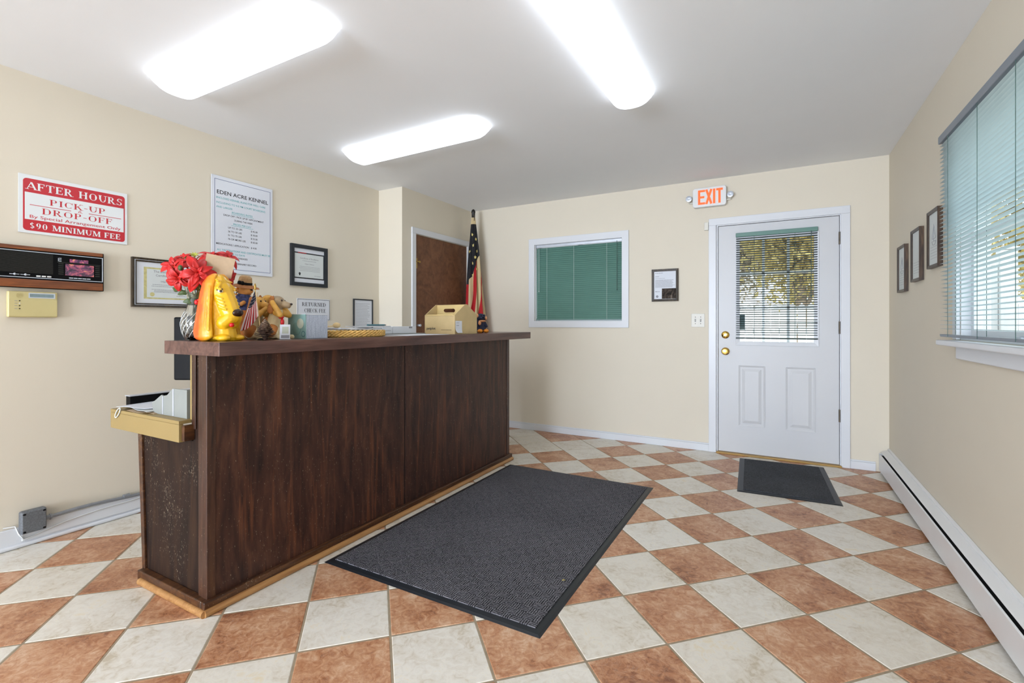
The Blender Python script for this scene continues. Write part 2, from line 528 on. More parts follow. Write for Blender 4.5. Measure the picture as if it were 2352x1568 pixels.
M_ = {}
M_['wall'] = paint('beige_wall_paint', (.725, .655, .530, 1), .65, .012, 2.0, bumpy=.05, bscale=220)
M_['ceil'] = paint('white_ceiling_paint', (.90, .91, .92, 1), .8, .01, 2.0, bumpy=.04, bscale=160)
M_['trim'] = paint('white_trim_paint', (.70, .71, .73, 1), .35, .01, 4.0)
M_['door'] = paint('white_door_paint', (.60, .60, .605, 1), .4, .01, 4.0)
M_['heater'] = paint('white_enamel', (.80, .80, .79, 1), .35, .015, 8)
M_['grout'] = paint('sand_grout', '#a3927a', .9, .12, 30)
M_['tile_cream'] = tile_mat('cream_tile', [(.36, lin('#c8bba4')), (.45, lin('#ded6c8')), (.56, lin('#e9e4da')), (.68, lin('#e6d8bb'))], lin('#e6dcc8'))
M_['tile_terra'] = tile_mat('terracotta_tile', [(.36, lin('#86543a')), (.46, lin('#b47d59')), (.55, lin('#ca9a76')), (.68, lin('#e2c3a6'))], lin('#dcb8a6'))
M_['counter'] = wood('dark_stained_plywood', '#1d110e', '#42281f', '#63402f', 'z', .45, 15, 6, 0.16, .6, .30, streak='#8a5030', spec=.35)
M_['counter_end'] = wood('worn_dark_plywood', '#0f0805', '#281810', '#402a17', 'z', .65, 14, 8, 1.1, .5, .4, spec=.2)
M_['counter_trim'] = wood('dark_stained_trim', '#221108', '#4a2b16', '#7a5029', 'y', .4, 22, 10, .75, .4, .3)
M_['post'] = wood('dark_stained_post', '#1c0f08', '#43271a', '#5a3a20', 'z', .4, 22, 10, .45, .3, .3)
M_['honey'] = wood('honey_quarter_round', '#8d5f34', '#ab7c49', '#c39560', 'y', .45, 30, 12, 0, .1, .3)
M_['walnut'] = wood('walnut_laminate', '#3d2622', '#5e4038', '#7a5a4e', 'y', .30, 26, 14, 0, .05, .5)
M_['tan'] = paint('tan_laminate', '#97804f', .45, .03, 3)
M_['brown_door'] = wood('brown_flush_door', '#543320', '#744a2f', '#8a5f40', 'x', .55, 9, 2.2, 0, .1, .2)
M_['oak'] = wood('oak_threshold', '#8b6a30', '#b08a45', '#c9a560', 'x', .4, 26, 9, 0, .1, .3)
M_['black'] = paint('black_plastic', '#09090a', .5, .2, 10, spec=.12)
M_['black_matte'] = paint('black_gap', '#060606', .9, .1, 10)
M_['rubber'] = paint('black_rubber', '#1b1f24', .45, .1, 18, bumpy=.1)
M_['mat_big'] = carpet_mat('charcoal_basket_carpet', '#202023', '#7f7d82')
M_['mat_small'] = carpet_mat('charcoal_loop_carpet', '#131416', '#63656a', kind='loop')
M_['brass'] = paint('polished_brass', '#d9b25c', .16, .05, 20, metal=1)
M_['steel'] = paint('worn_bronze_hinge', '#5b5143', .5, .25, 40, metal=.4)
M_['pane'] = pane_mat('window_glass')
M_['blind'] = paint('sea_green_blind', '#587f73', .38, .05, 6)
def thin_slat():  # green blind slats, base colour paled to paint in the outside daylight
    m = paint('daylit_slat', '#dde8ea', .33, .04, 6)
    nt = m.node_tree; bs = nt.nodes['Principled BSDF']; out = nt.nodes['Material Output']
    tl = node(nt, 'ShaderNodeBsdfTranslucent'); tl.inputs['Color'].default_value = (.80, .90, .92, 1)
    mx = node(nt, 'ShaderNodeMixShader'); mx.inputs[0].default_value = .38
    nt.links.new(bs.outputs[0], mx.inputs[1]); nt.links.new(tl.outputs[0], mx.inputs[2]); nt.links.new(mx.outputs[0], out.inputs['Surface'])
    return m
M_['blind_daylit'] = thin_slat()
M_['headrail'] = paint('slate_headrail', '#7d858e', .4, .05, 6)
M_['cord'] = paint('pale_cord', '#dfe6e0', .7, .05, 30)
M_['cord_dark'] = paint('green_cord', '#48605a', .6, .1, 30)
M_['lens'] = glow('lit_acrylic_lens', (.89, .97, 1.08, 1), LENS_POWER)
M_['white'] = paint('white_plastic', '#e4e4e2', .4, .02, 12)
M_['ivory'] = paint('ivory_plastic', '#dcd8cc', .4, .03, 12)
M_['cream'] = paint('yellowed_plastic', '#cbbd86', .45, .04, 8)
M_['exit_red'] = glow('lit_exit_orange', (1.0, .12, .01, 1), .38, (.80, .12, .02, 1))
M_['paper'] = paint('white_paper', '#d9dce2', .6, .02, 6)
M_['paper_glossy'] = paint('glossy_white_print', '#dadde4', .28, .015, 4)
M_['sign_red'] = paint('sign_red', '#c2202c', .3, .03, 4)
M_['sign_white'] = paint('sign_white', '#e3e6e6', .3, .015, 4)
M_['ink'] = paint('black_ink', '#26262a', .6, .05, 10)
M_['ink_grey'] = paint('grey_ink', '#8b8c92', .6, .05, 10)
M_['ink_blue'] = paint('navy_rule', '#4c5a86', .6, .05, 10)
M_['teal'] = paint('teal_ink', '#5fb0b4', .6, .05, 10)
M_['gold_paper'] = paint('gold_border', '#c4bc82', .5, .15, 60)
M_['cert'] = paint('pale_certificate', '#d3d8d6', .5, .02, 8)
M_['frame_bronze'] = wood('bronze_frame', '#1d160e', '#3b2f20', '#6d5b40', 'z', .35, 40, 6, 0, .1, .3)
M_['frame_black'] = paint('black_frame', '#20242a', .4, .1, 20)
M_['frame_brown'] = wood('dark_walnut_frame', '#1d120b', '#3d2a1b', '#6d543a', 'z', .4, 30, 8, 0, .1, .3)
M_['frame_edge'] = paint('dark_frame_edge', '#17140f', .4, .2, 20)
M_['walnut_radio'] = wood('orange_walnut_veneer', '#5b2f14', '#8d4f24', '#ad7038', 'y', .35, 30, 14, 0, .05, .4)
M_['grille'] = paint('speaker_cloth', '#24241f', .8, .25, 120, bumpy=.3, bscale=300)
M_['lcd'] = paint('grey_green_lcd', '#7f9193', .3, .1, 60)
M_['silver'] = paint('silver_trim', '#c7ccd4', .3, .05, 20, metal=.4)
M_['grey_box'] = paint('cast_grey_metal', '#6d7073', .6, .25, 140, metal=.3, bumpy=.3, bscale=200)
M_['conduit'] = paint('grey_conduit', '#8f9296', .45, .12, 30, metal=.4)
M_['organizer'] = paint('pale_grey_plastic', '#8c8f8a', .6, .04, 10)
M_['kraft'] = paint('kraft_card', '#c9b181', .75, .05, 14)
M_['kraft_in'] = paint('kraft_inside', '#d6bd83', .8, .05, 14)
M_['note_teal'] = paint('memo_teal', '#86aaa6', .55, .03, 10)
M_['note_teal_dark'] = paint('memo_teal_dark', '#76988f', .55, .03, 10)
M_['note_sage'] = paint('memo_beige', '#b9bfae', .55, .03, 10)
M_['note_blue'] = paint('memo_blue', '#44707a', .55, .05, 10)
M_['dog_yellow'] = paint('glazed_yellow', '#e8b21c', .34, .06, 18, coat=.1)
def sprayed_ear():
    m, nt, bs = new_mat('sprayed_orange_glaze')
    sp = node(nt, 'ShaderNodeSeparateXYZ'); nt.links.new(coords(nt), sp.inputs[0])
    f = math_(nt, 'ADD', math_(nt, 'MULTIPLY', sp.outputs[0], 9.0), math_(nt, 'MULTIPLY', noise_tex(nt, coords(nt, (1, 1, .35)), 60, 4), .35))
    nt.links.new(ramp(nt, f, [(-.0, lin('#d4581a')), (.10, lin('#dd7a1e')), (.32, lin('#e6a024')), (.55, lin('#eab82a'))]), bs.inputs['Base Color'])
    bs.inputs['Roughness'].default_value = .28
    return m
M_['dog_orange'] = sprayed_ear()
M_['dog_dark'] = paint('dark_brown_glaze', '#2b1408', .2, .1, 20)
M_['red'] = paint('bright_red', '#d0141c', .4, .08, 20)
M_['petal'] = paint('red_satin_petal', '#bd1613', .5, .18, 40)
M_['leaf'] = paint('dark_green_leaf', '#3d4f22', .5, .2, 40)
M_['bud'] = paint('yellow_green_bud', '#a9a83f', .5, .2, 60)
M_['stem'] = paint('green_stem', '#35401c', .5, .2, 40)
M_['card'] = paint('tan_card', '#b39a7c', .7, .06, 40)
M_['cut'] = paint('frosted_cut', '#e6eaea', .25, .05, 30)
M_['ribbon'] = paint('dark_plaid_ribbon', '#2c2f1c', .5, .3, 90)
M_['vase'] = glass_mat('cut_glass', (.97, .99, .98, 1), .02, 1.5)
M_['straw'] = paint('woven_straw', '#b08d62', .8, .2, 90, bumpy=.4, bscale=160)
M_['brim'] = paint('straw_brim', '#a2693a', .8, .15, 90, bumpy=.4, bscale=160)
M_['bear_tan'] = paint('tan_plush', '#c98b45', .8, .15, 60, bumpy=.4, bscale=200)
M_['orange_cloth'] = paint('orange_cloth', '#c87a35', .8, .12, 60, bumpy=.2)
M_['blue_knit'] = paint('blue_knit', '#47507c', .9, .45, 110, bumpy=.6, bscale=170)
M_['pup_gold'] = paint('golden_fur', '#c9963f', .6, .18, 30, bumpy=.25, bscale=120)
M_['pup_brown'] = paint('brown_fur', '#a8682a', .6, .2, 30, bumpy=.25, bscale=120)
M_['pup_cream'] = paint('cream_fur', '#d9c79c', .6, .12, 30, bumpy=.25, bscale=120)
M_['pup_grey'] = paint('grey_brown_fur', '#9a8465', .6, .2, 40, bumpy=.25, bscale=120)
M_['cone'] = paint('pinecone_scale', '#5a4032', .7, .4, 90)
M_['cone_tip'] = paint('pinecone_tip', '#d0bb9c', .7, .2, 90)
M_['gold'] = paint('gold_paint', '#b08d45', .35, .1, 30, metal=.6)
M_['navy'] = paint('navy_cloth', '#1c2036', .8, .15, 40)
M_['navy_dark'] = paint('dark_navy_cloth', '#141417', .8, .2, 40)
M_['flag_red'] = paint('red_cloth', '#b0141b', .7, .1, 30)
M_['flag_cream'] = paint('aged_cream_cloth', '#cdb78c', .8, .06, 30)
M_['flag_white'] = paint('white_cloth', '#ead9d8', .8, .05, 30)
M_['star_gold'] = paint('yellowed_star', '#d3c074', .6, .1, 30)
M_['pole'] = wood('varnished_pole', '#4a3a22', '#6d5632', '#8a7044', 'z', .35, 40, 10, 0, .05, .3)
M_['wicker'] = paint('golden_wicker', '#e0b568', .6, .25, 70, bumpy=.5, bscale=150)
M_['bone'] = paint('pale_wood', '#d7ba86', .6, .06, 30)
M_['orange'] = paint('bright_orange', '#e88f24', .5, .08, 30)
M_['peach'] = paint('peach_plush', '#dd9c6d', .7, .1, 40)
M_['navy_plush'] = paint('navy_plush', '#1e2540', .7, .2, 60, bumpy=.3)
M_['bounce_ground'] = paint('pale_bounce_ground', '#b9b7ad', .95, .25, 3, bumpy=.4, bscale=20)  # outdoor ground made pale to bounce daylight under the blind slats
M_['fence'] = paint('white_fence', (.58, .60, .63, 1), .6, .03, 3)
M_['bark'] = paint('grey_bark', '#8c7c6c', .9, .3, 12, bumpy=.6, bscale=40)
M_['fol_gold'] = paint('golden_leaves', '#c9b878', .8, .35, 3)
M_['fol_brown'] = paint('russet_leaves', '#b3a48a', .8, .35, 3)
M_['fol_green'] = paint('olive_leaves', '#a3a568', .8, .35, 3)
M_['green_card'] = paint('dark_green_card', '#2c4f4e', .5, .15, 50)

def leafy(key):
    m = M_[key]; nt = m.node_tree; bs = nt.nodes['Principled BSDF']; out = nt.nodes['Material Output']
    tl = node(nt, 'ShaderNodeBsdfTranslucent'); mx = node(nt, 'ShaderNodeMixShader'); mx.inputs[0].default_value = .5
    src = bs.inputs['Base Color'].links[0].from_socket
    nt.links.new(src, tl.inputs['Color'])
    nt.links.new(bs.outputs[0], mx.inputs[1]); nt.links.new(tl.outputs[0], mx.inputs[2]); nt.links.new(mx.outputs[0], out.inputs['Surface'])
for key in ('fol_gold', 'fol_brown', 'fol_green'): leafy(key)
def galaxy():
    m, nt, bs = new_mat('speckled_dial')
    vec = coords(nt, (1, 1, 1))
    f = noise_tex(nt, vec, 16, 6, .7, 2.0)
    hue = noise_tex(nt, vec, 7, 2, .5)
    a = ramp(nt, f, [(.36, lin('#141018')), (.46, lin('#5a3a6c')), (.56, lin('#b04a90')), (.66, lin('#f0a060'))])
    b = ramp(nt, f, [(.36, lin('#101014')), (.47, lin('#6a2f30')), (.56, lin('#d05a44')), (.66, lin('#f8c070'))])
    nt.links.new(mix(nt, hue, a, b), bs.inputs['Base Color'])
    bs.inputs['Roughness'].default_value = .2
    return m
M_['galaxy'] = galaxy()
def flag_mat():
    m, nt, bs = new_mat('striped_flag_cloth')
    def attr(n):
        a = node(nt, 'ShaderNodeAttribute'); a.attribute_name = n
        return a.outputs['Fac']
    st = math_(nt, 'GREATER_THAN', math_(nt, 'FRACT', attr('stripe')), .5)
    col = mix(nt, st, lin('#b0141b'), lin('#cdb78c'))
    col = mix(nt, math_(nt, 'GREATER_THAN', attr('canton'), 0.0), col, lin('#17171c'))
    col = mix(nt, math_(nt, 'GREATER_THAN', attr('heading'), 0.0), col, lin('#cdb78c'))
    nt.links.new(col, bs.inputs['Base Color'])
    bs.inputs['Roughness'].default_value = .8
    return m
M_['big_flag'] = flag_mat()
def photo_mat():
    m, nt, bs = new_mat('dim_photograph')
    f = noise_tex(nt, coords(nt, (1, 1, .7)), 26, 5, .6, 1.5)
    nt.links.new(ramp(nt, f, [(.36, lin('#221c18')), (.52, lin('#4a3f36')), (.64, lin('#7d6f62')), (.76, lin('#c9bfb4'))]), bs.inputs['Base Color'])
    bs.inputs['Roughness'].default_value = .7
    bs.inputs['Specular IOR Level'].default_value = .2
    return m
M_['photo'] = photo_mat()
def grid_mat():
    m, nt, bs = new_mat('ruled_pad_edge')
    g = node(nt, 'ShaderNodeTexNoise'); g.inputs['Scale'].default_value = 1.0
    nt.links.new(coords(nt, (8, 130, 420)), g.inputs['Vector'])
    g2 = noise_tex(nt, coords(nt, (3, 260, 14)), 1.0, 2)
    f = math_(nt, 'ADD', math_(nt, 'MULTIPLY', g.outputs['Fac'], .5), math_(nt, 'MULTIPLY', g2, .5))
    nt.links.new(ramp(nt, f, [(.36, lin('#9aa3b8')), (.62, lin('#c2cbd8'))]), bs.inputs['Base Color'])
    bs.inputs['Roughness'].default_value = .7
    return m
M_['grid'] = grid_mat()

# ================================================================== THE SETTING
# floor: diagonal checkerboard of ceramic tiles over a grout bed
def make_floor():
    mb = MB()
    x0, x1, y0, y1 = XL - TH, XR + TH, YF - TH, YB + TH
    mb.box(x0, x1, y0, y1, -.12, -.0016, 0)
    U0, SU, V0, SV = 1.879, .4508, 2.570, .4517
    rnd = random.Random(3)
    lay = mb.bm.faces.layers.float_vector.new('tile_shift') if hasattr(mb.bm.faces.layers, 'float_vector') else None
    keep = []
    tile = []
    g = .0058
    flips = {(0, 8), (1, 8), (1, 7)}
    bm2 = mb.bm
    for i in range(-16, 9):
        for j in range(-14, 14):
            u0, u1 = U0 + i * SU + g, U0 + (i + 1) * SU - g
            v0, v1 = V0 + j * SV + g, V0 + (j + 1) * SV - g
            cu, cv = (u0 + u1) / 2, (v0 + v1) / 2
            cx, cy = (cu - cv) / 2, (cu + cv) / 2
            if not (x0 - .35 < cx < x1 + .35 and y0 - .35 < cy < y1 + .35): continue
            terra = (i + j) % 2 == 0
            if (i, j) in flips: terra = not terra
            mi = 2 if terra else 1
            sh = Vector((rnd.uniform(-40, 40), rnd.uniform(-40, 40), rnd.uniform(-40, 40)))
            e = .0035
            top = []; bot = []
            for (a, b, sa, sb) in ((u0, v0, 1, 1), (u1, v0, -1, 1), (u1, v1, -1, -1), (u0, v1, 1, -1)):
                bot.append(mb.v(((a - b) / 2, (a + b) / 2, -.0016)))
                a2, b2 = a + sa * e, b + sb * e
                top.append(mb.v(((a2 - b2) / 2, (a2 + b2) / 2, 0)))
            fs = [mb.f(top, mi)]
            for k in range(4):
                n = (k + 1) % 4
                fs.append(mb.f([bot[k], bot[n], top[n], top[k]], mi))
            if lay is not None:
                for f in fs: f[lay] = sh
    bm = mb.bm
    for (co, no) in (((x0, 0, 0), (-1, 0, 0)), ((x1, 0, 0), (1, 0, 0)), ((0, y0, 0), (0, -1, 0)), ((0, y1, 0), (0, 1, 0))):
        bmesh.ops.bisect_plane(bm, geom=bm.verts[:] + bm.edges[:] + bm.faces[:], plane_co=co, plane_no=no, clear_outer=True)
    return build('floor', mb, [M_['grout'], M_['tile_cream'], M_['tile_terra']], kind='structure')
make_floor()

mb = MB(); mb.box(XL - TH, XR + TH, YF - TH, YB + TH, H, H + .12)
build('ceiling', mb, M_['ceil'], kind='structure')

DX0, DX1, DZ = -.477, .452, 2.036          # front door opening
WX0, WX1, WZ0, WZ1 = -2.292, -1.336, 1.176, 2.003   # far window opening
RY0, RY1, RZ0, RZ1 = 1.62, 3.00, 1.075, 2.035       # right window opening
mb = MB()
def slab_y(mb, xs, zs, y0, y1, holes):
    for i in range(len(xs) - 1):
        for j in range(len(zs) - 1):
            if (i, j) in holes: continue
            mb.box(xs[i], xs[i + 1], y0, y1, zs[j], zs[j + 1])
slab_y(mb, [XL - TH, WX0, WX1, DX0, DX1, XR + TH], [0, WZ0, WZ1, DZ, H], YB, YB + TH, {(1, 1), (3, 0), (3, 1), (3, 2)})
build('wall_back', mb, M_['wall'], kind='structure')
mb = MB()
ys, zs = [YF - TH, RY0, RY1, YB], [0, RZ0, RZ1, H]
for i in range(3):
    for j in range(3):
        if (i, j) != (1, 1): mb.box(XR, XR + .10, ys[i], ys[i + 1], zs[j], zs[j + 1])
build('wall_right', mb, M_['wall'], kind='structure')
mb = MB(); mb.box(XL - TH, XL, YF - TH, YC, 0, H)
build('wall_left', mb, M_['wall'], kind='structure')
mb = MB(); mb.box(XL - TH, XR + TH, YF - TH, YF, 0, H)
build('wall_front', mb, M_['wall'], kind='structure')
CY0, CY1, CZ = 3.652, 4.548, 2.035         # closet door opening
mb = MB()
mb.box(XL - TH, XC, YC, CY0, 0, H); mb.box(XL - TH, XC, CY1, YB, 0, H); mb.box(XL - TH, XC, CY0, CY1, CZ, H)
mb.box(XL - TH, XC - .12, CY0, CY1, 0, CZ)
build('wall_closet', mb, M_['wall'], kind='structure')

# ---- front door with a half glass
def casing(mb, x0, x1, z0, z1, w, t, sill=True):
    """flat casing on a wall plane, local a/b/c"""
    if sill:
        mb.ring(x0, x1, z0, z1, w, 0, t)
    else:
        mb.box(x0, x0 + w, z0, z1 - w, 0, t); mb.box(x1 - w, x1, z0, z1 - w, 0, t); mb.box(x0, x1, z1 - w, z1, 0, t)

mb = MB(WB)
casing(mb, -.541, .508, 0, 2.094, .062, .018, False)
mb.box(-.477, -.4645, 0, 2.0285, -.125, .006); mb.box(.4395, .452, 0, 2.0285, -.125, .006); mb.box(-.477, .452, 2.0235, 2.036, -.125, .006)
mb.box(-.4645, -.452, 0, 2.0235, -.075, -.055); mb.box(.427, .4395, 0, 2.0235, -.075, -.055); mb.box(-.4645, .4395, 2.011, 2.0235, -.075, -.055)
build('trim_1', mb, M_['trim'], bevel=.003, kind='structure')
mb = MB(WB)
mb.box(-.477, .452, 0, .014, -.12, .035)
build('trim_2', mb, M_['oak'], bevel=.004, kind='structure')

door_mb = MB(WB)
GX0, GX1, GZ0, GZ1 = -.292, .268, .992, 1.885
c0, c1 = -.050, -.006
xs, zs = [-.461, GX0, GX1, .436], [.016, GZ0, GZ1, 2.020]
for i in range(3):
    for j in range(3):
        if (i, j) != (1, 1): door_mb.box(xs[i], xs[i + 1], zs[j], zs[j + 1], c0, c1)
# raised lower panels
for (pa, pb) in ((-.298, -.092), (.062, .275)):
    door_mb.ring(pa, pb, .255, .785, .014, c1 - .001, c1 + .006, inner_z=c1 + .001)
    door_mb.ring(pa + .028, pb - .028, .283, .757, .022, c1 - .001, c1 + .001, inner_z=c1 + .006)
    door_mb.box(pa + .05, pb - .05, .305, .735, c1 - .001, c1 + .006)
door = build('door_1', door_mb, M_['door'], kind='structure')
mb = MB(WB); mb.ring(GX0 - .030, GX1 + .030, GZ0 - .030, GZ1 + .030, .034, c1, c1 + .011, inner_z=c1 + .004)
build('lite_frame', mb, M_['trim'], door, bevel=.002)
mb = MB(WB); mb.box(GX0, GX1, GZ0, GZ1, -.030, -.026)
build('glass_pane', mb, M_['pane'], door)
mb = MB(WB)
for k in (1, 2):
    a = GX0 + (GX1 - GX0) * k / 3
    mb.box(a - .010, a + .010, GZ0, GZ1, -.041, -.0305)
    b = GZ0 + (GZ1 - GZ0) * k / 3
    mb.box(GX0, GX1, b - .010, b + .010, -.041, -.0305)
build('muntin_grid', mb, M_['trim'], door)
def lathe_on(P, a, b, prof, seg=28):
    """solid of revolution around the wall normal at (a, b)"""
    mb = MB(P @ Matrix.Translation((a, b, 0)))
    mb.lathe(prof, seg=seg)
    return mb
k = build('door_knob', lathe_on(WB, -.404, .906, [(.034, c1), (.034, c1 + .004), (.028, c1 + .008), (.012, c1 + .012), (.011, c1 + .03), (.022, c1 + .036), (.028, c1 + .046), (.028, c1 + .054), (.022, c1 + .062), (.009, c1 + .064)]), M_['brass'], door, smooth=40)
k['label'] = 'brass door knob'
k = build('deadbolt', lathe_on(WB, -.404, 1.052, [(.033, c1), (.033, c1 + .006), (.026, c1 + .012), (.010, c1 + .014)]), M_['brass'], door, smooth=40)
k['label'] = 'brass deadbolt with thumb turn'
mb = MB(WB @ Matrix.Translation((-.404, 1.052, 0)) @ Matrix.Rotation(.7, 4, 'Z')); mb.box(-.018, .018, -.005, .005, c1 + .012, c1 + .026)
build('thumb_turn', mb, M_['brass'], k, bevel=.002)
mb = MB(WB); mb.box(-.4645, -.4605, .85, .93, -.045, -.004)
build('latch_plate', mb, M_['steel'], door)
for z in (.36, 1.07, 1.79):
    mb = MB(WB)
    mb.box(.4365, .4395, z, z + .10, -.02, .0)
    mb.M = WB @ Matrix.Translation((.438, z, 0)) @ Matrix.Rotation(-PI / 2, 4, 'X')
    mb.M = WB
    mb.tube([(.438, z, .004), (.438, z + .10, .004)], .0065, 10)
    h = build('hinge', mb, M_['steel'], door)
mb = MB(WB); mb.box(-.29, -.248, 1.10, 1.235, -.0255, -.0235)
g = build('hanging_card', mb, M_['green_card'], door); g['label'] = 'dark green card stuck low on the left of the door glass'

# ---- brown closet door
mb = MB(WC); mb.box(CY0 + .003, CY1 - .003, .01, CZ - .003, -.04, -.004)
cd = build('door_2', mb, M_['brown_door'], kind='structure')
mb = MB(WC)
mb.box(CY0 + .004, CY0 + .03, 1.70, 1.80, -.004, .004); mb.box(CY0 + .012, CY0 + .05, 1.762, 1.772, .004, .016)
mb.ell((CY0 + .055, 1.767, .012), (.012, .012, .008))
build('door_latch', mb, M_['gold'], cd)
build('door_knob', lathe_on(WC, CY0 + .045, 1.135, [(.012, -.004), (.012, .006), (.010, .02), (.014, .025), (.012, .034), (.004, .036)]), M_['silver'], cd, smooth=40)
mb = MB(WC); casing(mb, CY0 - .058, CY1 + .060, 0, CZ + .062, .058, .016, False)
build('trim_3', mb, M_['trim'], bevel=.003, kind='structure')

# ---- far window
mb = MB(WB)
casing(mb, -2.362, -1.268, 1.112, 2.066, .068, .017)
mb.box(WX0, WX0 + .006, WZ0, WZ1, -.10, .0); mb.box(WX1 - .006, WX1, WZ0, WZ1, -.10, .0)
mb.box(WX0, WX1, WZ0, WZ0 + .006, -.10, .0); mb.box(WX0, WX1, WZ1 - .006, WZ1, -.10, .0)
build('trim_4', mb, M_['trim'], bevel=.003, kind='structure')
mb = MB(WB)
mb.ring(WX0, WX1, WZ0, WZ1, .035, -.125, -.095)
mb.box(-1.835, -1.793, WZ0 + .035, WZ1 - .035, -.122, -.098)
w1 = build('window_1', mb, M_['trim'], kind='structure')
mb = MB(WB); mb.box(WX0 + .035, WX1 - .035, WZ0 + .035, WZ1 - .035, -.112, -.108)
build('glass_pane', mb, M_['pane'], w1)

# ---- right window
mb = MB(WR)
casing(mb, -RY1 - .056, -RY0 + .056, RZ0, RZ1 + .056, .056, .016, False)
mb.box(-RY1, -RY1 + .008, RZ0, RZ1, -.10, .0); mb.box(-RY0 - .008, -RY0, RZ0, RZ1, -.10, .0); mb.box(-RY1, -RY0, RZ1 - .008, RZ1, -.10, .0)
build('trim_5', mb, M_['trim'], bevel=.003, kind='structure')
mb = MB(WR)
mb.box(-RY1, -RY0, RZ0 - .004, RZ0 + .012, -.10, 0); mb.box(-3.075, -RY0 + .14, 1.047, 1.072, .0, .074)
mb.box(-2.985, -RY0 + .09, .985, 1.047, .0, .022)
build('trim_6', mb, M_['trim'], bevel=.006, kind='structure', seg=3)
mb = MB(WR)
mb.ring(-RY1 + .008, -RY0 - .008, RZ0 + .012, RZ1 - .008, .034, -.095, -.035)
mb.box(-RY1 + .04, -RY0 - .04, 1.540, 1.575, -.09, -.04)
w2 = build('window_2', mb, M_['trim'], bevel=.003, kind='structure')
mb = MB(WR); mb.box(-RY1 + .042, -RY0 - .042, RZ0 + .046, RZ1 - .042, -.070, -.066)
build('glass_pane', mb, M_['pane'], w2)
mb = MB(WR); mb.box(-2.42, -2.34, RZ0 + .012, RZ0 + .03, -.035, -.015); mb.box(-2.40, -2.36, RZ0 + .018, RZ0 + .026, -.015, .0)
build('sash_latch', mb, M_['silver'], w2)

# ---- baseboards
mb = MB(WB)
for (a, b) in ((XC, -.541), (.508, .672)):
    mb.box(a, b, 0, .062, 0, .013); mb.prism([(a, 0)] and [(a, .062), (b, .062), (b, .074), (a, .074)], 0, .008)
build('baseboard_back', mb, M_['trim'], bevel=.003, kind='structure')
mb = MB(WL)
mb.box(YF, YC, 0, .105, 0, .014); mb.tube([(YF, .012, .018), (YC, .012, .018)], .012, 10)
mb.box(.925, YC, .03, .112, .014, .020)
build('baseboard_left', mb, M_['trim'], bevel=.004, kind='structure')

# ================================================================== WALL FITTINGS
# right-hand baseboard heater
t = thing('baseboard_heater', 'long white metal baseboard heater along the foot of the right wall', 'heater', (XR - .03, 2.0, 0))
HY0, HY1 = -1.2, 4.625
def hprism(pts, name, mat, b=.0015):
    mb = MB(); mb.prism([(XR - p[0], p[1]) for p in pts], HY0, HY1, ax='y')
    return build(name, mb, mat, t, bevel=b)
hprism([(.001, .018), (.010, .018), (.010, .150), (.014, .186), (.001, .192)], 'back_plate', M_['heater'])
hprism([(.060, .020), (.066, .020), (.066, .139), (.060, .143), (.058, .139), (.060, .137)], 'front_panel', M_['heater'], .001)
hprism([(.012, .150), (.050, .149), (.056, .157), (.054, .160), (.012, .176)], 'damper', M_['heater'])
hprism([(.011, .06), (.058, .06), (.058, .13), (.011, .13)], 'heating_fins', M_['black_matte'], 0)
mb = MB(); mb.box(XR - .066, XR - .002, HY1, HY1 + .006, .02, .145)
build('end_cap', mb, M_['heater'], t)
for y in (HY0 + .01, 1.6, HY1 - .03):
    mb = MB(); mb.box(XR - .058, XR - .010, y, y + .02, 0, .06)
    build('foot', mb, M_['heater'], t)

# ceiling lights
def fixture(cx, cy, rot, label, L=1.20, W=.245, D=.082):
    t = thing('ceiling_light', label, 'ceiling light', (cx, cy, H), rot, 'wraparound ceiling lights')
    mb = MB(); mb.box(-L / 2 + .03, L / 2 - .03, -W / 2 + .03, W / 2 - .03, -.02, -.0005)
    build('mounting_pan', mb, M_['white'], t, local=True)
    mb = MB()
    prof = []
    n = 16
    for i in range(n + 1):
        s = -1 + 2 * i / n
        prof.append((s, (1 - abs(s) ** 2.6) ** .62))
    rows = []
    m = 26
    for j in range(m + 1):
        q = -1 + 2 * j / m
        q = math.copysign(1 - (1 - abs(q)) ** 1.5, q)
        x = q * (L / 2 - .004)
        e = min(1.0, (L / 2 - abs(x)) / .085)
        dz = (1 - (1 - e) ** 2.2) ** .6
        w = W / 2 - .004 - .012 * (1 - e) ** 2
        rows.append([mb.v((x, s * w, -.004 - D * z * dz)) for s, z in prof])
    for j in range(m):
        for i in range(n):
            mb.f([rows[j][i], rows[j][i + 1], rows[j + 1][i + 1], rows[j + 1][i]])
    build('diffuser_lens', mb, M_['lens'], t, local=True, smooth=50)
    return t
fixture(-2.288, 1.372, 0, 'white wraparound ceiling light nearest the left wall, over the near end of the counter')
fixture(-2.262, 2.615, -.02, 'white wraparound ceiling light furthest from the camera, over the far end of the counter')
fixture(-.728, 2.165, PI / 2 - .01, 'white wraparound ceiling light running towards the back wall, over the big mat')

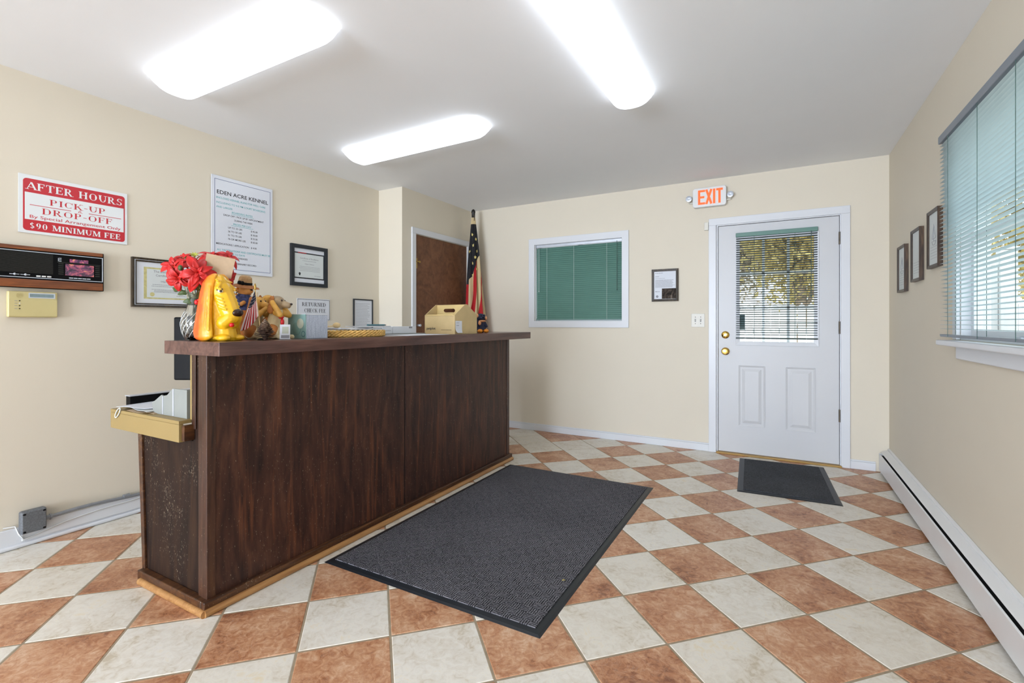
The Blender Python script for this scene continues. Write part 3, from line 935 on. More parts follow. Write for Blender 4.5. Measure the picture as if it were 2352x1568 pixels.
# exit sign
t = thing('exit_sign', 'white exit sign with orange letters and two emergency lamps above the front door', 'exit sign', (-.54, YB, 2.28))
mb = MB(WB)
pts = []
x0, x1, z0, z1, r = -.672, -.392, 2.200, 2.374, .022
for (cx, cz, g0) in ((x1 - r, z1 - r, 0), (x0 + r, z1 - r, 90), (x0 + r, z0 + r, 180), (x1 - r, z0 + r, 270)):
    for i in range(6):
        g = math.radians(g0 + i * 18); pts.append((cx + r * math.cos(g), cz + r * math.sin(g)))
mb.prism(pts, 0, .055)
build('housing', mb, M_['white'], t, bevel=.006, seg=3)
mb = MB(WB)
zt, zb = 2.352, 2.222
bar_n = [0]
def bar(p, q, w):
    bar_n[0] += 1
    d = Vector((q[0] - p[0], q[1] - p[1])); n = Vector((-d.y, d.x)).normalized() * (w / 2)
    mb.prism([(p[0] - n.x, p[1] - n.y), (q[0] - n.x, q[1] - n.y), (q[0] + n.x, q[1] + n.y), (p[0] + n.x, p[1] + n.y)], .054, .0566 + .00012 * bar_n[0])
w = .019
bar((-.616, zb), (-.616, zt), w)
for z, e in ((zb + w / 2, -.566), (zt - w / 2, -.566), ((zb + zt) / 2, -.572)): bar((-.620, z), (e, z), w)
bar((-.556, zb), (-.514, zt), w); bar((-.514, zb), (-.556, zt), w)
bar((-.491, zb), (-.491, zt), w)
bar((-.447, zb), (-.447, zt), w); bar((-.474, zt - w / 2), (-.420, zt - w / 2), w)
build('exit_lettering', mb, M_['exit_red'], t)
for a in (-.704, -.360):
    mb = MB(WB); mb.tube([(a, 2.255, .012), (a, 2.262, .035), (a, 2.275, .045)], .008, 8); mb.tube([(-.672 if a < -.5 else -.392, 2.25, .02), (a, 2.252, .018)], .007, 8)
    l = build('lamp_arm', mb, M_['ivory'], t)
    mb = MB(WB @ Matrix.Translation((a, 2.286, .03))); mb.lathe([(.008, -.01), (.020, .0), (.026, .022), (.027, .028), (.022, .030), (.003, .026)], seg=20)
    build('emergency_lamp', mb, M_['silver'], t, smooth=40)

# door contact sensor, light switch
mb = MB(WB); mb.box(-.578, -.543, 1.995, 2.066, 0, .020)
tag(build('door_sensor', mb, M_['ivory'], bevel=.003, origin=(-.56, YB, 2.03)), 'small ivory alarm contact box beside the top left of the front door frame', 'sensor')
t = thing('light_switch', 'ivory double light switch plate left of the front door', 'light switch', (-.633, YB, 1.182))
mb = MB(WB); mb.box(-.691, -.575, 1.120, 1.244, 0, .006)
build('cover_plate', mb, M_['ivory'], t, bevel=.003)
for a in (-.656, -.610):
    mb = MB(WB); mb.box(a - .006, a + .006, 1.169, 1.195, .005, .0085)
    build('switch_slot', mb, M_['ink_grey'], t)
    mb = MB(WB); mb.prism([(1.172, .006), (1.183, .006), (1.190, .017), (1.184, .019)], a - .0035, a + .0035, ax='x')
    build('toggle', mb, M_['ivory'], t)
    for z in (1.152, 1.212):
        mb = MB(WB); mb.ell((a, z, .006), (.0038, .0038, .0015), seg=8, rings=4)
        build('screw', mb, M_['steel'], t)

# junction box and conduit on the left wall
t = thing('junction_box', 'grey cast metal electrical box low on the left wall', 'electrical box', (XL + .03, .965, .13))
mb = MB(WL); mb.box(.912, 1.012, .072, .188, .015, .055)
build('box_body', mb, M_['grey_box'], t, bevel=.010, seg=3)
mb = MB(WL); mb.box(.916, 1.008, .076, .184, .054, .060)
build('cover_plate', mb, M_['grey_box'], t, bevel=.004)
for a in (.924, 1.000):
    for b in (.085, .175):
        mb = MB(WL); mb.ell((a, b, .060), (.007, .005, .003), seg=8, rings=5)
        build('screw', mb, M_['black'], t)
mb = MB(WL); mb.tube([(1.010, .125, .036), (1.03, .125, .036)], .012, 10); mb.tube([(1.028, .125, .036), (1.034, .125, .036)], .016, 8)
build('connector', mb, M_['conduit'], t)
t = thing('conduit', 'grey conduit pipe running along the left baseboard top', 'pipe', (XL + .03, 2.2, .13))
pts = [(1.034 + i * .06, .125 + .006 * math.sin(i * .7) - .004 * min(i, 6) / 6, .034 - .010 * min(i, 5) / 5) for i in range(41)]
mb = MB(WL); mb.tube(pts, .0095, 10)
build('pipe', mb, M_['conduit'], t, smooth=60)
for a in (1.36, 2.1, 2.9):
    mb = MB(WL); mb.tube([(a, .123, .024), (a + .03, .123, .024)], .0135, 10)
    build('coupling', mb, M_['conduit'], t)
t = thing('loose_cable', 'thin white cable lying along the face of the left baseboard', 'cable', (XL + .02, 1.2, .07))
mb = MB(WL); pts = [(.86, .118, .005), (.900, .116, .018), (.912, .075, .024), (.930, .040, .0245), (.99, .052, .0245), (1.1, .075, .0245), (1.25, .088, .0245), (1.40, .090, .0245), (1.48, .098, .0245), (1.8, .095, .0245)]
mb.tube(pts, .0035, 6)
build('cable', mb, M_['white'], t, smooth=60)

# ------------------------------------------------------------------ blinds
def blind(name, label, P, a0, a1, zt, zb, c, mats, width=.025, pitch=.0195, tilt=12, head=.036, headout=.018, ladders=(.12, .88), wand=None, pull=None, origin=None, rail_mat=None, bent=()):
    slat_m, head_m, cord_m = mats
    t = thing(name, label, 'blind', origin)
    mb = MB(P); mb.box(a0, a1, zt - head, zt, c - headout, c + headout)
    build('headrail', mb, head_m, t, bevel=.003)
    mb = MB(P)
    g = math.radians(tilt)
    z = zt - head - .014
    n = 0
    while z > zb + .016:
        row = []
        for (k, th) in ((-1, 0), (-.5, 0), (0, 0), (.5, 0), (1, 0)):
            s = k * width / 2
            crown = .0022 * (1 - k * k)
            row.append((c + s * math.cos(g) - crown * math.sin(g), z + s * math.sin(g) + crown * math.cos(g)))
        low = [(p[0] + .0004 * math.sin(g), p[1] - .0004 * math.cos(g)) for p in row]
        out = row + low[::-1]
        dz0, dz1 = 0, 0
        if n in bent: dz1 = -.009
        L = [mb.v((a0 + .002, q[1] + dz0, q[0])) for q in out]
        R = [mb.v((a1 - .002, q[1] + dz1, q[0])) for q in out]
        m = len(out)
        mb.f(L); mb.f(R[::-1])
        for i in range(m): mb.f([L[i], L[(i + 1) % m], R[(i + 1) % m], R[i]])
        z -= pitch; n += 1
    build('slats', mb, slat_m, t)
    mb = MB(P); mb.prism([(zb - .006, c - .010), (zb + .006, c - .012), (zb + .006, c + .012), (zb - .006, c + .010)], a0, a1, ax='x')
    build('bottom_rail', mb, rail_mat or slat_m, t, bevel=.002)
    for q in ladders:
        a = a0 + (a1 - a0) * q
        mb = MB(P)
        for s in (-1, 1):
            mb.tube([(a, zt - head, c + s * .0138), (a, zb - .004, c + s * .0138)], .0011, 5)
        build('ladder_cord', mb, cord_m, t)
    if wand is not None:
        a, z1 = wand
        mb = MB(P); mb.tube([(a, zt - head + .01, c + .020), (a, z1, c + .020)], .0028, 6); mb.ell((a, z1, c + .020), (.006, .009, .006), seg=8, rings=6)
        build('tilt_wand', mb, M_['cord_dark'], t)
    if pull is not None:
        a, z1 = pull
        mb = MB(P); mb.tube([(a, zt - head + .01, c + .019), (a, z1, c + .019)], .0016, 6); mb.ell((a, z1, c + .019), (.004, .010, .004), seg=8, rings=6)
        build('pull_cord', mb, M_['cord'], t)
    return t

blind('venetian_blind', 'closed sea green venetian blind filling the far window beside the framed letter', WB, -2.285, -1.342, 1.998, 1.200, -.030,
      (M_['blind'], M_['silver'], M_['cord']), pitch=.0205, tilt=-64, head=.030, ladders=(.135, .46, .835), wand=(-1.392, 1.49), pull=(-2.250, 1.50), origin=(-1.81, YB + .03, 1.2))
M_['slat_door'] = paint('grey_green_slat', '#33433f', .35, .05, 6)
blind('venetian_blind', 'half open grey green venetian blind hung over the front door glass', WB, -.318, .290, 1.944, 1.026, .014,
      (M_['slat_door'], M_['blind'], M_['cord_dark']), tilt=16, ladders=(.235, .735), wand=(.243, 1.38), origin=(0, YB - .014, 1.03), headout=.016, bent=(36, 37))
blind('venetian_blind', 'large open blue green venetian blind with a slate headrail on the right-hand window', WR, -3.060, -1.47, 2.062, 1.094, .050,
      (M_['blind_daylit'], M_['headrail'], M_['cord_dark']), tilt=5, ladders=(.085, .32, .54, .80), origin=(XR - .05, 2.3, 1.09), headout=.018, rail_mat=M_['headrail'], pitch=.0197)

# ------------------------------------------------------------------ signs and pictures
def frame_thing(name, label, cat, P, a0, a1, b0, b1, depth, fw, fmat, group=None, slope=.005, lip=None, back=None):
    t = thing(name, label, cat, P @ Vector(((a0 + a1) / 2, b0, depth / 2)), group=group)
    mb = MB(P); mb.ring(a0, a1, b0, b1, fw, .001, depth, inner_z=depth - slope)
    build('frame', mb, fmat, t)
    if lip:
        mb = MB(P); mb.ring(a0 + fw * .55, a1 - fw * .55, b0 + fw * .55, b1 - fw * .55, .0022, depth - .004, depth + .0006)
        build('inner_lip', mb, lip, t)
    return t
def sheet(P, t, name, a0, a1, b0, b1, c0, c1, mat):
    mb = MB(P); mb.box(a0, a1, b0, b1, c0, c1)
    return build(name, mb, mat, t)

# red after-hours sign
t = thing('wall_sign', 'red and white after hours pick-up sign on the left wall above the intercom', 'sign', (XL, 1.15, 1.62))
A0, A1, B0, B1 = .916, 1.386, 1.624, 1.928
sheet(WL, t, 'sign_panel', A0, A1, B0, B1, .002, .006, M_['sign_white'])
def ax(f): return A0 + (A1 - A0) * f
def by(f): return B1 - (B1 - B0) * f
mb = MB(WL)
r = .016; x0, x1, z0, z1 = ax(.036), ax(.975), by(.955), by(.062)
pts = []
for (cx, cz, g0) in ((x1 - r, z1 - r, 0), (x0 + r, z1 - r, 90), (x0 + r, z0 + r, 180), (x1 - r, z0 + r, 270)):
    for i in range(6):
        g = math.radians(g0 + i * 18); pts.append((cx + r * math.cos(g), cz + r * math.sin(g)))
mb.prism(pts, .006, .0066)
build('red_field', mb, M_['sign_red'], t)
sheet(WL, t, 'white_field', ax(.050), ax(.962), by(.765), by(.300), .0064, .0070, M_['sign_white'])
for s, f0, f1, f, h, c, bold, m in (('AFTER HOURS', .062, .955, .248, .038, .0069, 1.0, 'sign_white'), ('$90 MINIMUM FEE', .085, .935, .915, .030, .0069, 1.1, 'sign_white'),
        ('PICK-UP', .255, .785, .470, .031, .0073, .85, 'sign_red'), ('DROP-OFF', .190, .850, .645, .031, .0073, .85, 'sign_red'), ('&', .505, .560, .525, .013, .0073, 1, 'sign_red')):
    mb = MB(WL); serif(mb, s, ax(f0), ax(f1), by(f), h, c, bold=bold)
    build('lettering', mb, M_[m], t)
mb = MB(WL); sans(mb, 'By Special Arrangement Only', ax(.51), by(.735), .0165, .0073, width=(A1 - A0) * .84, weight=.004)
build('lettering', mb, M_['sign_red'], t)
for (f0, f1) in ((.09, .445), (.61, .935)):
    mb = MB(WL); mb.box(ax(f0), ax(f1), by(.515), by(.505), .0068, .0073)
    build('ruled_line', mb, M_['sign_red'], t)

# kennel price poster
t = thing('price_poster', 'tall white kennel price poster with navy border on the left wall behind the poinsettias', 'poster', (XL, 2.1, 1.51))
A0, A1, B0, B1 = 1.872, 2.327, 1.512, 2.184
sheet(WL, t, 'poster_sheet', A0, A1, B0, B1, .006, .011, M_['paper_glossy'])
mb = MB(WL); mb.ring(ax(.045), ax(.962), by(.962), by(.035), .0028, .0109, .0114)
build('navy_border', mb, M_['ink_blue'], t)
mb = MB(WL); sans(mb, 'EDEN ACRE KENNEL', ax(.50), by(.185), .027, .0114, width=(A1 - A0) * .84, weight=.012)
build('title_lettering', mb, M_['ink'], t)
for s, f, a, al, w in (('DROP OFF / PICK UP BY APPOINTMENT', .405, .51, 'c', .66), ('DURING THE WEEK', .445, .5, 'c', .30),
               ('UP TO 25 LBS', .530, .25, 'l', .26), ('26 TO 50 LBS', .570, .25, 'l', .25), ('51 TO 75 LBS', .610, .25, 'l', .26), ('76 OR MORE LBS', .650, .25, 'l', .35),
               ('$ 45.00', .530, .62, 'l', .13), ('$ 50.00', .570, .62, 'l', .13), ('$ 55.00', .610, .62, 'l', .13), ('$ 60.00', .650, .62, 'l', .13),
               ('MEDICATIONS / APPLICATION   $ 4.00', .712, .07, 'l', .72),
               ('* ALL ANIMAL DISEASES', .845, .16, 'l', .42), ('* WITH A VETERINARY RECORD', .905, .16, 'l', .68)):
    mb = MB(WL); sans(mb, s, ax(a), by(f), .0125, .0114, align=al, maxw=(A1 - A0) * w, weight=.008)
    build('lettering', mb, M_['ink'], t)
for s, f, a, al, w in (('ENCLOSED KENNEL RUNS FOR WELL CARE', .235, .07, 'l', .80), ('INCLUDING TO 9-5 PM COURT BOARDING', .285, .07, 'l', .88), ('AND LARGER', .330, .07, 'l', .27),
               ('BOARDING RATES', .365, .48, 'c', .38), ('PRICES PER DAY', .487, .48, 'c', .36),
               ('ALL VACCINATIONS AND CERTIFICATES MUST BE', .775, .08, 'l', .88), ('UP TO DATE', .810, .30, 'l', .22)):
    mb = MB(WL); sans(mb, s, ax(a), by(f), .0135, .0114, align=al, maxw=(A1 - A0) * w, weight=.010)
    build('teal_lettering', mb, M_['teal'], t)
for f, a, b in ((.372, .30, .67), (.494, .30, .66)):
    mb = MB(WL); mb.box(ax(a), ax(b), by(f + .003), by(f), .0110, .0114)
    build('teal_underline', mb, M_['teal'], t)

# intercom and alarm keypad
t = thing('intercom', 'wood trimmed black wall intercom with speaker grille and colourful dial', 'intercom', (XL + .02, 1.05, 1.33))
IA0, IA1, IB0, IB1 = .775, 1.262, 1.336, 1.552
mb = MB(WL); mb.box(IA0, IA1, IB0, IB1, .002, .036)
build('housing', mb, M_['black'], t, bevel=.003)
mb = MB(WL); mb.box(IA0, IA1 - .006, IB1 - .020, IB1 - .001, .034, .040)
build('wood_strip', mb, M_['walnut_radio'], t, bevel=.002)
mb = MB(WL); mb.box(IA0, IA1 - .006, IB0 + .003, IB0 + .044, .034, .042)
build('wood_strip', mb, M_['walnut_radio'], t, bevel=.002)
mb = MB(WL); mb.ring(IA0 + .058, IA1 - .006, IB0 + .052, IB1 - .026, .0035, .034, .0385)
build('silver_border', mb, M_['silver'], t)
mb = MB(WL)
for i in range(26):
    z = IB0 + .078 + i * .0041
    mb.box(IA0 + .066, IA0 + .266, z, z + .0022, .035, .0385)
build('speaker_grille', mb, M_['grille'], t)
for i in range(3):
    mb = MB(WL); a = IA0 + .200 + i * .021; mb.box(a, a + .016, IB0 + .060, IB0 + .067, .035, .042)
    build('push_button', mb, M_['white'], t, bevel=.001)
for i in range(2):
    mb = MB(WL); a = IA0 + .118 + i * .040; mb.box(a - .018, a + .018, IB0 + .066, IB0 + .069, .035, .0375); mb.ell((a, IB0 + .0675, .040), (.005, .006, .004), seg=10, rings=6)
    build('slider', mb, M_['silver'], t)
mb = MB(WL); mb.box(IA0 + .316, IA0 + .440, IB0 + .078, IB0 + .140, .035, .0385)
build('dial', mb, M_['galaxy'], t)
mb = MB(WL); mb.box(IA0 + .335, IA0 + .415, IB0 + .150, IB0 + .168, .035, .038)
build('display_strip', mb, M_['galaxy'], t)
for i in range(6):
    z = IB0 + .080 + i * .011
    for a in (IA0 + .288, IA0 + .446):
        mb = MB(WL); mb.box(a, a + .020, z, z + .006, .035, .0405)
        build('side_button', mb, M_['grille'], t)
mb = MB(WL); mb.box(IA0 + .284, IA0 + .470, IB0 + .144, IB0 + .1475, .035, .040)
build('ledge', mb, M_['grille'], t)
for i in range(5):
    mb = MB(WL); mb.box(IA0 + .332 + i * .019, IA0 + .348 + i * .019, IB0 + .062, IB0 + .067, .035, .0405)
    build('silver_key', mb, M_['silver'], t)
mb = MB(WL)
mb.box(IA0 + .286, IA0 + .300, IB0 + .150, IB0 + .153, .035, .0385); mb.box(IA0 + .286, IA0 + .300, IB0 + .158, IB0 + .161, .035, .0385); mb.box(IA0 + .286, IA0 + .300, IB0 + .166, IB0 + .169, .035, .0385); mb.box(IA0 + .286, IA0 + .289, IB0 + .150, IB0 + .169, .035, .0385)
build('mode_symbol', mb, M_['silver'], t)

t = thing('alarm_keypad', 'yellowed cream alarm keypad with a small grey screen under the intercom', 'keypad', (XL + .015, .97, 1.18))
mb = MB(WL); mb.box(.872, 1.063, 1.184, 1.318, .001, .028)
build('housing', mb, M_['cream'], t, bevel=.006, seg=3)
mb = MB(WL); mb.box(.874, 1.061, 1.188, 1.276, .027, .031)
build('flip_cover', mb, M_['cream'], t, bevel=.003)
mb = MB(WL); mb.ring(.948, 1.052, 1.284, 1.311, .005, .027, .0295)
build('screen_surround', mb, M_['silver'], t)
mb = MB(WL); mb.box(.952, 1.048, 1.288, 1.307, .027, .0285)
build('screen', mb, M_['lcd'], t)
for i, z in enumerate((1.268, 1.255, 1.243, 1.228)):
    mb = MB(WL); mb.box(.911, .916, z - .002, z + .0025, .0305, .0325)
    build('indicator', mb, M_['white'] if i == 1 else M_['black'], t)
    mb = MB(WL); mb.box(.895, .906, z - .001, z + .001, .0305, .0315)
    build('indicator_label', mb, M_['ink_grey'], t)
mb = MB(WL)
for i in range(4): mb.tube([(.913 + (.003 + .003 * i) * math.cos(g), 1.296 + (.003 + .003 * i) * math.sin(g), .0285) for g in [k * PI / 6 for k in range(12)]], .0007, 4, closed=True)
build('sounder', mb, M_['cream'], t)

rnd = random.Random(11)
# first certificate, bronze frame
t = frame_thing('framed_certificate', 'bronze framed gold bordered certificate left of the poinsettias', 'certificate', WL, 1.406, 1.812, 1.254, 1.556, .022, .024, M_['frame_bronze'], lip=M_['silver'])
A0, A1, B0, B1 = 1.428, 1.790, 1.276, 1.534
sheet(WL, t, 'mat_board', A0, A1, B0, B1, .002, .012, M_['paper'])
sheet(WL, t, 'gold_border', ax(.115), ax(.885), by(.885), by(.125), .012, .0126, M_['gold_paper'])
sheet(WL, t, 'certificate_sheet', ax(.160), ax(.840), by(.850), by(.165), .0126, .0130, M_['cert'])
mb = MB(WL)
for s, a, f, h in (('The Institute of', .44, .245, .015), ('Certificate of', .44, .335, .014), ('Diligent Grooming', .5, .47, .009)):
    mb = MB(WL); sans(mb, s, ax(a), by(f), h, .0133, maxw=.19, weight=.006)
    build('title_lettering', mb, M_['ink_grey'], t)
mb = MB(WL)
for f in (.54, .58, .66, .69, .72): scribble(mb, ax(.22 + rnd.random() * .05), ax(.78), by(f), .0026, .0133, rnd)
scribble(mb, ax(.62), ax(.78), by(.80), .003, .0133, rnd)
build('fine_print', mb, M_['ink_grey'], t)
mb = MB(WL @ Matrix.Translation((ax(.24), by(.775), .0130))); mb.lathe([(.012, 0), (.013, .0004), (.004, .0009)], seg=14)
build('gold_seal', mb, M_['gold_paper'], t)

# second certificate, black frame
t = frame_thing('framed_certificate', 'thick black framed certificate right of the price poster', 'certificate', WL, 2.484, 2.838, 1.460, 1.798, .022, .030, M_['frame_black'], slope=.002)
A0, A1, B0, B1 = 2.510, 2.812, 1.486, 1.772
sheet(WL, t, 'backing_sheet', A0, A1, B0, B1, .002, .010, M_['paper'])
mb = MB(WL); mb.box(ax(.0), ax(1), by(.875), by(.125), .010, .0105)
build('dark_mat', mb, M_['ink'], t)
mb = MB(WL); mb.box(ax(.04), ax(.96), by(.84), by(.16), .0105, .0115)
build('certificate_sheet', mb, M_['cert'], t, bevel=.0004)
mb = MB(WL); mb.box(ax(.14), ax(.40), by(.147), by(.128), .0105, .0112)
build('red_tab', mb, M_['sign_red'], t)
mb = MB(WL)
for s, f, h, w in (('Certificate of Excellence', .31, .013, .19), ('Diligent Wellness', .46, .009, .1)):
    mb = MB(WL); sans(mb, s, ax(.5), by(f), h, .0117, maxw=w, weight=.006)
    build('title_lettering', mb, M_['ink_grey'], t)
mb = MB(WL)
scribble(mb, ax(.28), ax(.72), by(.365), .003, .0117, rnd)
for f in (.53, .57, .61, .65): scribble(mb, ax(.16 + rnd.random() * .04), ax(.84), by(f), .0024, .0117, rnd)
scribble(mb, ax(.66), ax(.86), by(.78), .0030, .0117, rnd)
build('fine_print', mb, M_['ink_grey'], t)
mb = MB(WL); mb.ell((ax(.19), by(.735), .0117), (.010, .010, .0006), seg=14, rings=4); mb.box(ax(.17), ax(.21), by(.785), by(.765), .0115, .0119)
build('seal', mb, M_['ink'], t)

# returned cheque sign
t = thing('wall_sign', 'small white returned check fee sign on the left wall behind the memo cube', 'sign', (XL, 2.7, 1.2))
A0, A1, B0, B1 = 2.548, 2.872, 1.178, 1.360
sheet(WL, t, 'sign_sheet', A0, A1, B0, B1, .002, .006, M_['paper'])
mb = MB(WL); mb.ring(ax(.012), ax(.988), by(.975), by(.03), .003, .0058, .0064)
build('black_border', mb, M_['ink'], t)
for s, f0, f1, f in (('RETURNED', .14, .88, .345), ('CHECK FEE', .20, .87, .625)):
    mb = MB(WL); serif(mb, s, ax(f0), ax(f1), by(f), .031, .0064, bold=.9)
    build('lettering', mb, M_['ink'], t)
mb = MB(WL); sans(mb, '$ 20', ax(.52), by(.86), .026, .0064, weight=.02)
build('lettering', mb, M_['ink'], t)

# narrow framed notice
t = frame_thing('framed_notice', 'narrow black framed typed notice nearest the inner corner of the left wall', 'framed notice', WL, 3.136, 3.374, 1.075, 1.382, .016, .011, M_['frame_black'], slope=.002)
A0, A1, B0, B1 = 3.146, 3.364, 1.085, 1.372
sheet(WL, t, 'notice_sheet', A0, A1, B0, B1, .002, .009, M_['paper'])
mb = MB(WL)
for i in range(17): scribble(mb, ax(.10), ax(.72 + .18 * rnd.random()), by(.12 + i * .048), .0032, .0094, rnd)
build('typed_lines', mb, M_['ink_grey'], t)

# framed letter with a photograph, back wall
t = frame_thing('framed_letter', 'brown framed letter with a dark photograph hanging between the far window and the front door', 'framed letter', WB, -1.046, -.803, 1.362, 1.666, .020, .022, M_['frame_bronze'], lip=M_['frame_edge'])
A0, A1, B0, B1 = -1.026, -.823, 1.382, 1.646
sheet(WB, t, 'letter_sheet', A0, A1, B0, B1, .002, .011, M_['paper'])
sheet(WB, t, 'photograph', ax(.36), ax(.995), by(.985), by(.615), .011, .0116, M_['photo'])
mb = MB(WB)
scribble(mb, ax(.06), ax(.40), by(.075), .005, .0114, rnd); scribble(mb, ax(.06), ax(.24), by(.20), .005, .0114, rnd); scribble(mb, ax(.06), ax(.50), by(.26), .003, .0114, rnd)
for i in range(12): scribble(mb, ax(.06), ax(.80 + .14 * rnd.random()), by(.315 + i * .024), .0028, .0114, rnd)
scribble(mb, ax(.06), ax(.26), by(.735), .006, .0114, rnd)
build('letter_lines', mb, M_['ink_grey'], t)
mb = MB(WB @ Matrix.Translation((ax(.15), by(.90), .011))); mb.lathe([(.0045, 0), (.0045, .0006), (.0100, .0006), (.0100, 0)], seg=18, caps=False)
build('round_emblem', mb, M_['ink'], t)

# three sketches climbing the right wall
for (y0, y1, z0, z1, lab, sketch) in ((4.020, 4.232, 1.366, 1.680, 'dark framed sketch furthest along the right wall and lowest of the three', 1),
                               (3.638, 3.846, 1.410, 1.728, 'dark framed sketch in the middle of the three on the right wall', 0),
                               (3.268, 3.474, 1.455, 1.768, 'dark framed sketch closest to the blue green blind, highest of the three', 1)):
    t = frame_thing('framed_sketch', lab, 'framed picture', WR, -y1, -y0, z0, z1, .024, .017, M_['frame_brown'], group='framed sketches on the right wall', slope=.004, lip=None)
    A0, A1, B0, B1 = -y1 + .016, -y0 - .016, z0 + .016, z1 - .016
    sheet(WR, t, 'print_sheet', A0, A1, B0, B1, .002, .015, M_['cert'])
    mb = MB(WR)
    for i in range(5): scribble(mb, ax(.15), ax(.85), by(.66 + i * .055), .0016, .0154, rnd)
    if sketch:
        for (p, q) in (((.3, .55), (.72, .55)), ((.3, .55), (.4, .62)), ((.4, .62), (.64, .62)), ((.64, .62), (.72, .55)), ((.50, .55), (.50, .22)), ((.50, .22), (.70, .50)), ((.48, .28), (.32, .50)), ((.32, .50), (.70, .50))):
            mb.tube([(ax(p[0]), by(p[1]), .0155), (ax(q[0]), by(q[1]), .0155)], .0011, 4)
    build('ink_drawing', mb, M_['ink_grey'], t)

# ================================================================== RECEPTION COUNTER
CT = 1.0815                                 # worktop height
t = thing('reception_counter', 'dark stained plywood reception counter with honey coloured floor moulding', 'counter', (-2.05, 2.3, 0))
ZB = 1.0285
mb = MB(); mb.box(-2.10, -1.992, 1.10, 3.49, .0, ZB)
build('core', mb, M_['counter_end'], t)
for (y0, y1) in ((1.104, 2.2275), (2.2365, 3.488)):
    mb = MB(); mb.box(-1.992, -1.986, y0, y1, .05, ZB)
    build('front_panel', mb, M_['counter'], t, bevel=.001)
mb = MB(); mb.box(-1.993, -1.9895, 2.2255, 2.2405, .05, ZB)
build('seam_groove', mb, M_['black_matte'], t)
for (y0, y1) in ((1.070, 1.106), (3.486, 3.520)):
    mb = MB(); mb.box(-2.016, -1.980, y0, y1, .05, ZB)
    build('corner_post', mb, M_['post'], t, bevel=.003)
for (y0, y1, s) in ((1.082, 1.100, -1), (3.490, 3.508, 1)):
    mb = MB()
    mb.prism([(-2.49, 0), (-2.016, 0), (-2.016, ZB), (-2.10, ZB), (-2.10, .668), (-2.535, .668)], y0, y1, ax='y')
    build('end_panel', mb, M_['counter_end'], t)
    mb = MB()
    yy0, yy1 = (y0 - .010, y0) if s < 0 else (y1, y1 + .010)
    mb.prism([(-2.500, .05), (-2.474, .05), (-2.508, .668), (-2.540, .668)], yy0, yy1, ax='y')
    build('end_trim', mb, M_['counter_trim'], t, bevel=.002)
    mb = MB(); mb.box(-2.045, -2.014, yy0, yy1, .05, ZB)
    build('end_trim', mb, M_['post'], t, bevel=.002)
    mb = MB(); mb.box(-2.100, -2.072, yy0 + (.003 if s < 0 else 0), yy1 - (0 if s < 0 else .003), .72, ZB)
    build('end_trim', mb, M_['post'], t, bevel=.002)
mb = MB(); mb.box(-2.112, -2.100, 1.076, 3.50, .757, ZB)
p = build('inner_board', mb, M_['tan'], t); p['label'] = 'tan laminate board on the staff side'
mb = MB()
mb.box(-1.986, -1.962, 1.050, 3.540, 0, .055)
mb.box(-2.492, -1.986, 1.050, 1.082, 0, .055)
mb.box(-2.492, -1.986, 3.508, 3.540, 0, .055)
build('base_board', mb, M_['counter_trim'], t, bevel=.004)
mb = MB()
mb.tube([(-2.462, 1.049, .0135), (-1.956, 1.049, .0135)], .0150, 10)
mb.tube([(-1.960, 1.049, .0135), (-1.960, 3.534, .0135)], .0150, 10)
p = build('floor_moulding', mb, M_['honey'], t, smooth=50); p['label'] = 'honey coloured rounded moulding along the floor'
mb = MB(); mb.box(-2.108, -2.088, 1.042, 1.080, .676, .738)
build('bracket', mb, M_['counter_trim'], t)

mb = MB(); mb.box(-2.192, -1.802, 1.018, 3.566, ZB + .0005, CT)
tag(build('countertop', mb, M_['walnut'], bevel=.0015, origin=(-2.0, 2.3, ZB)), 'long walnut laminate countertop resting on the dark counter', 'countertop')

t = thing('work_desk', 'tan laminate lower desk on the staff side of the counter', 'desk', (-2.4, 2.2, .668))
mb = MB(); mb.box(-2.705, -2.114, 1.034, 3.49, .7565 - .014, .7565)
build('desk_top', mb, M_['tan'], t, bevel=.001)
mb = MB(); mb.box(-2.705, -2.114, 1.034, 1.052, .6695, .7420)
build('front_edge', mb, M_['tan'], t, bevel=.0015)
mb = MB(); mb.box(-2.705, -2.690, 1.052, 3.49, .6695, .7420); mb.box(-2.690, -2.114, 3.472, 3.49, .6695, .7420)
build('back_edge', mb, M_['tan'], t)
DT = .757

# monitor seen from behind, under and over the countertop
Mm = Matrix.Translation((-2.372, 1.292, DT)) @ Matrix.Rotation(math.radians(27), 4, 'Z')
t = thing('monitor', 'black computer monitor on the desk behind the vase', 'monitor', M=Mm)
mb = MB(); mb.box(-.165, .165, -.012, .022, .125, .425)
build('screen_housing', mb, M_['black'], t, local=True, bevel=.006)
mb = MB(); mb.box(-.150, .150, .0225, .0235, .14, .41)
build('screen', mb, M_['black_matte'], t, local=True)
mb = MB(); mb.box(.02, .06, -.035, -.012, .01, .22)
build('stand', mb, M_['black'], t, local=True, bevel=.004)
mb = MB(); mb.prism([(-.04, -.09), (.13, -.09), (.15, .02), (.13, .10), (-.04, .10), (-.06, .02)], 0, .012)
build('stand_base', mb, M_['black'], t, local=True, bevel=.003)

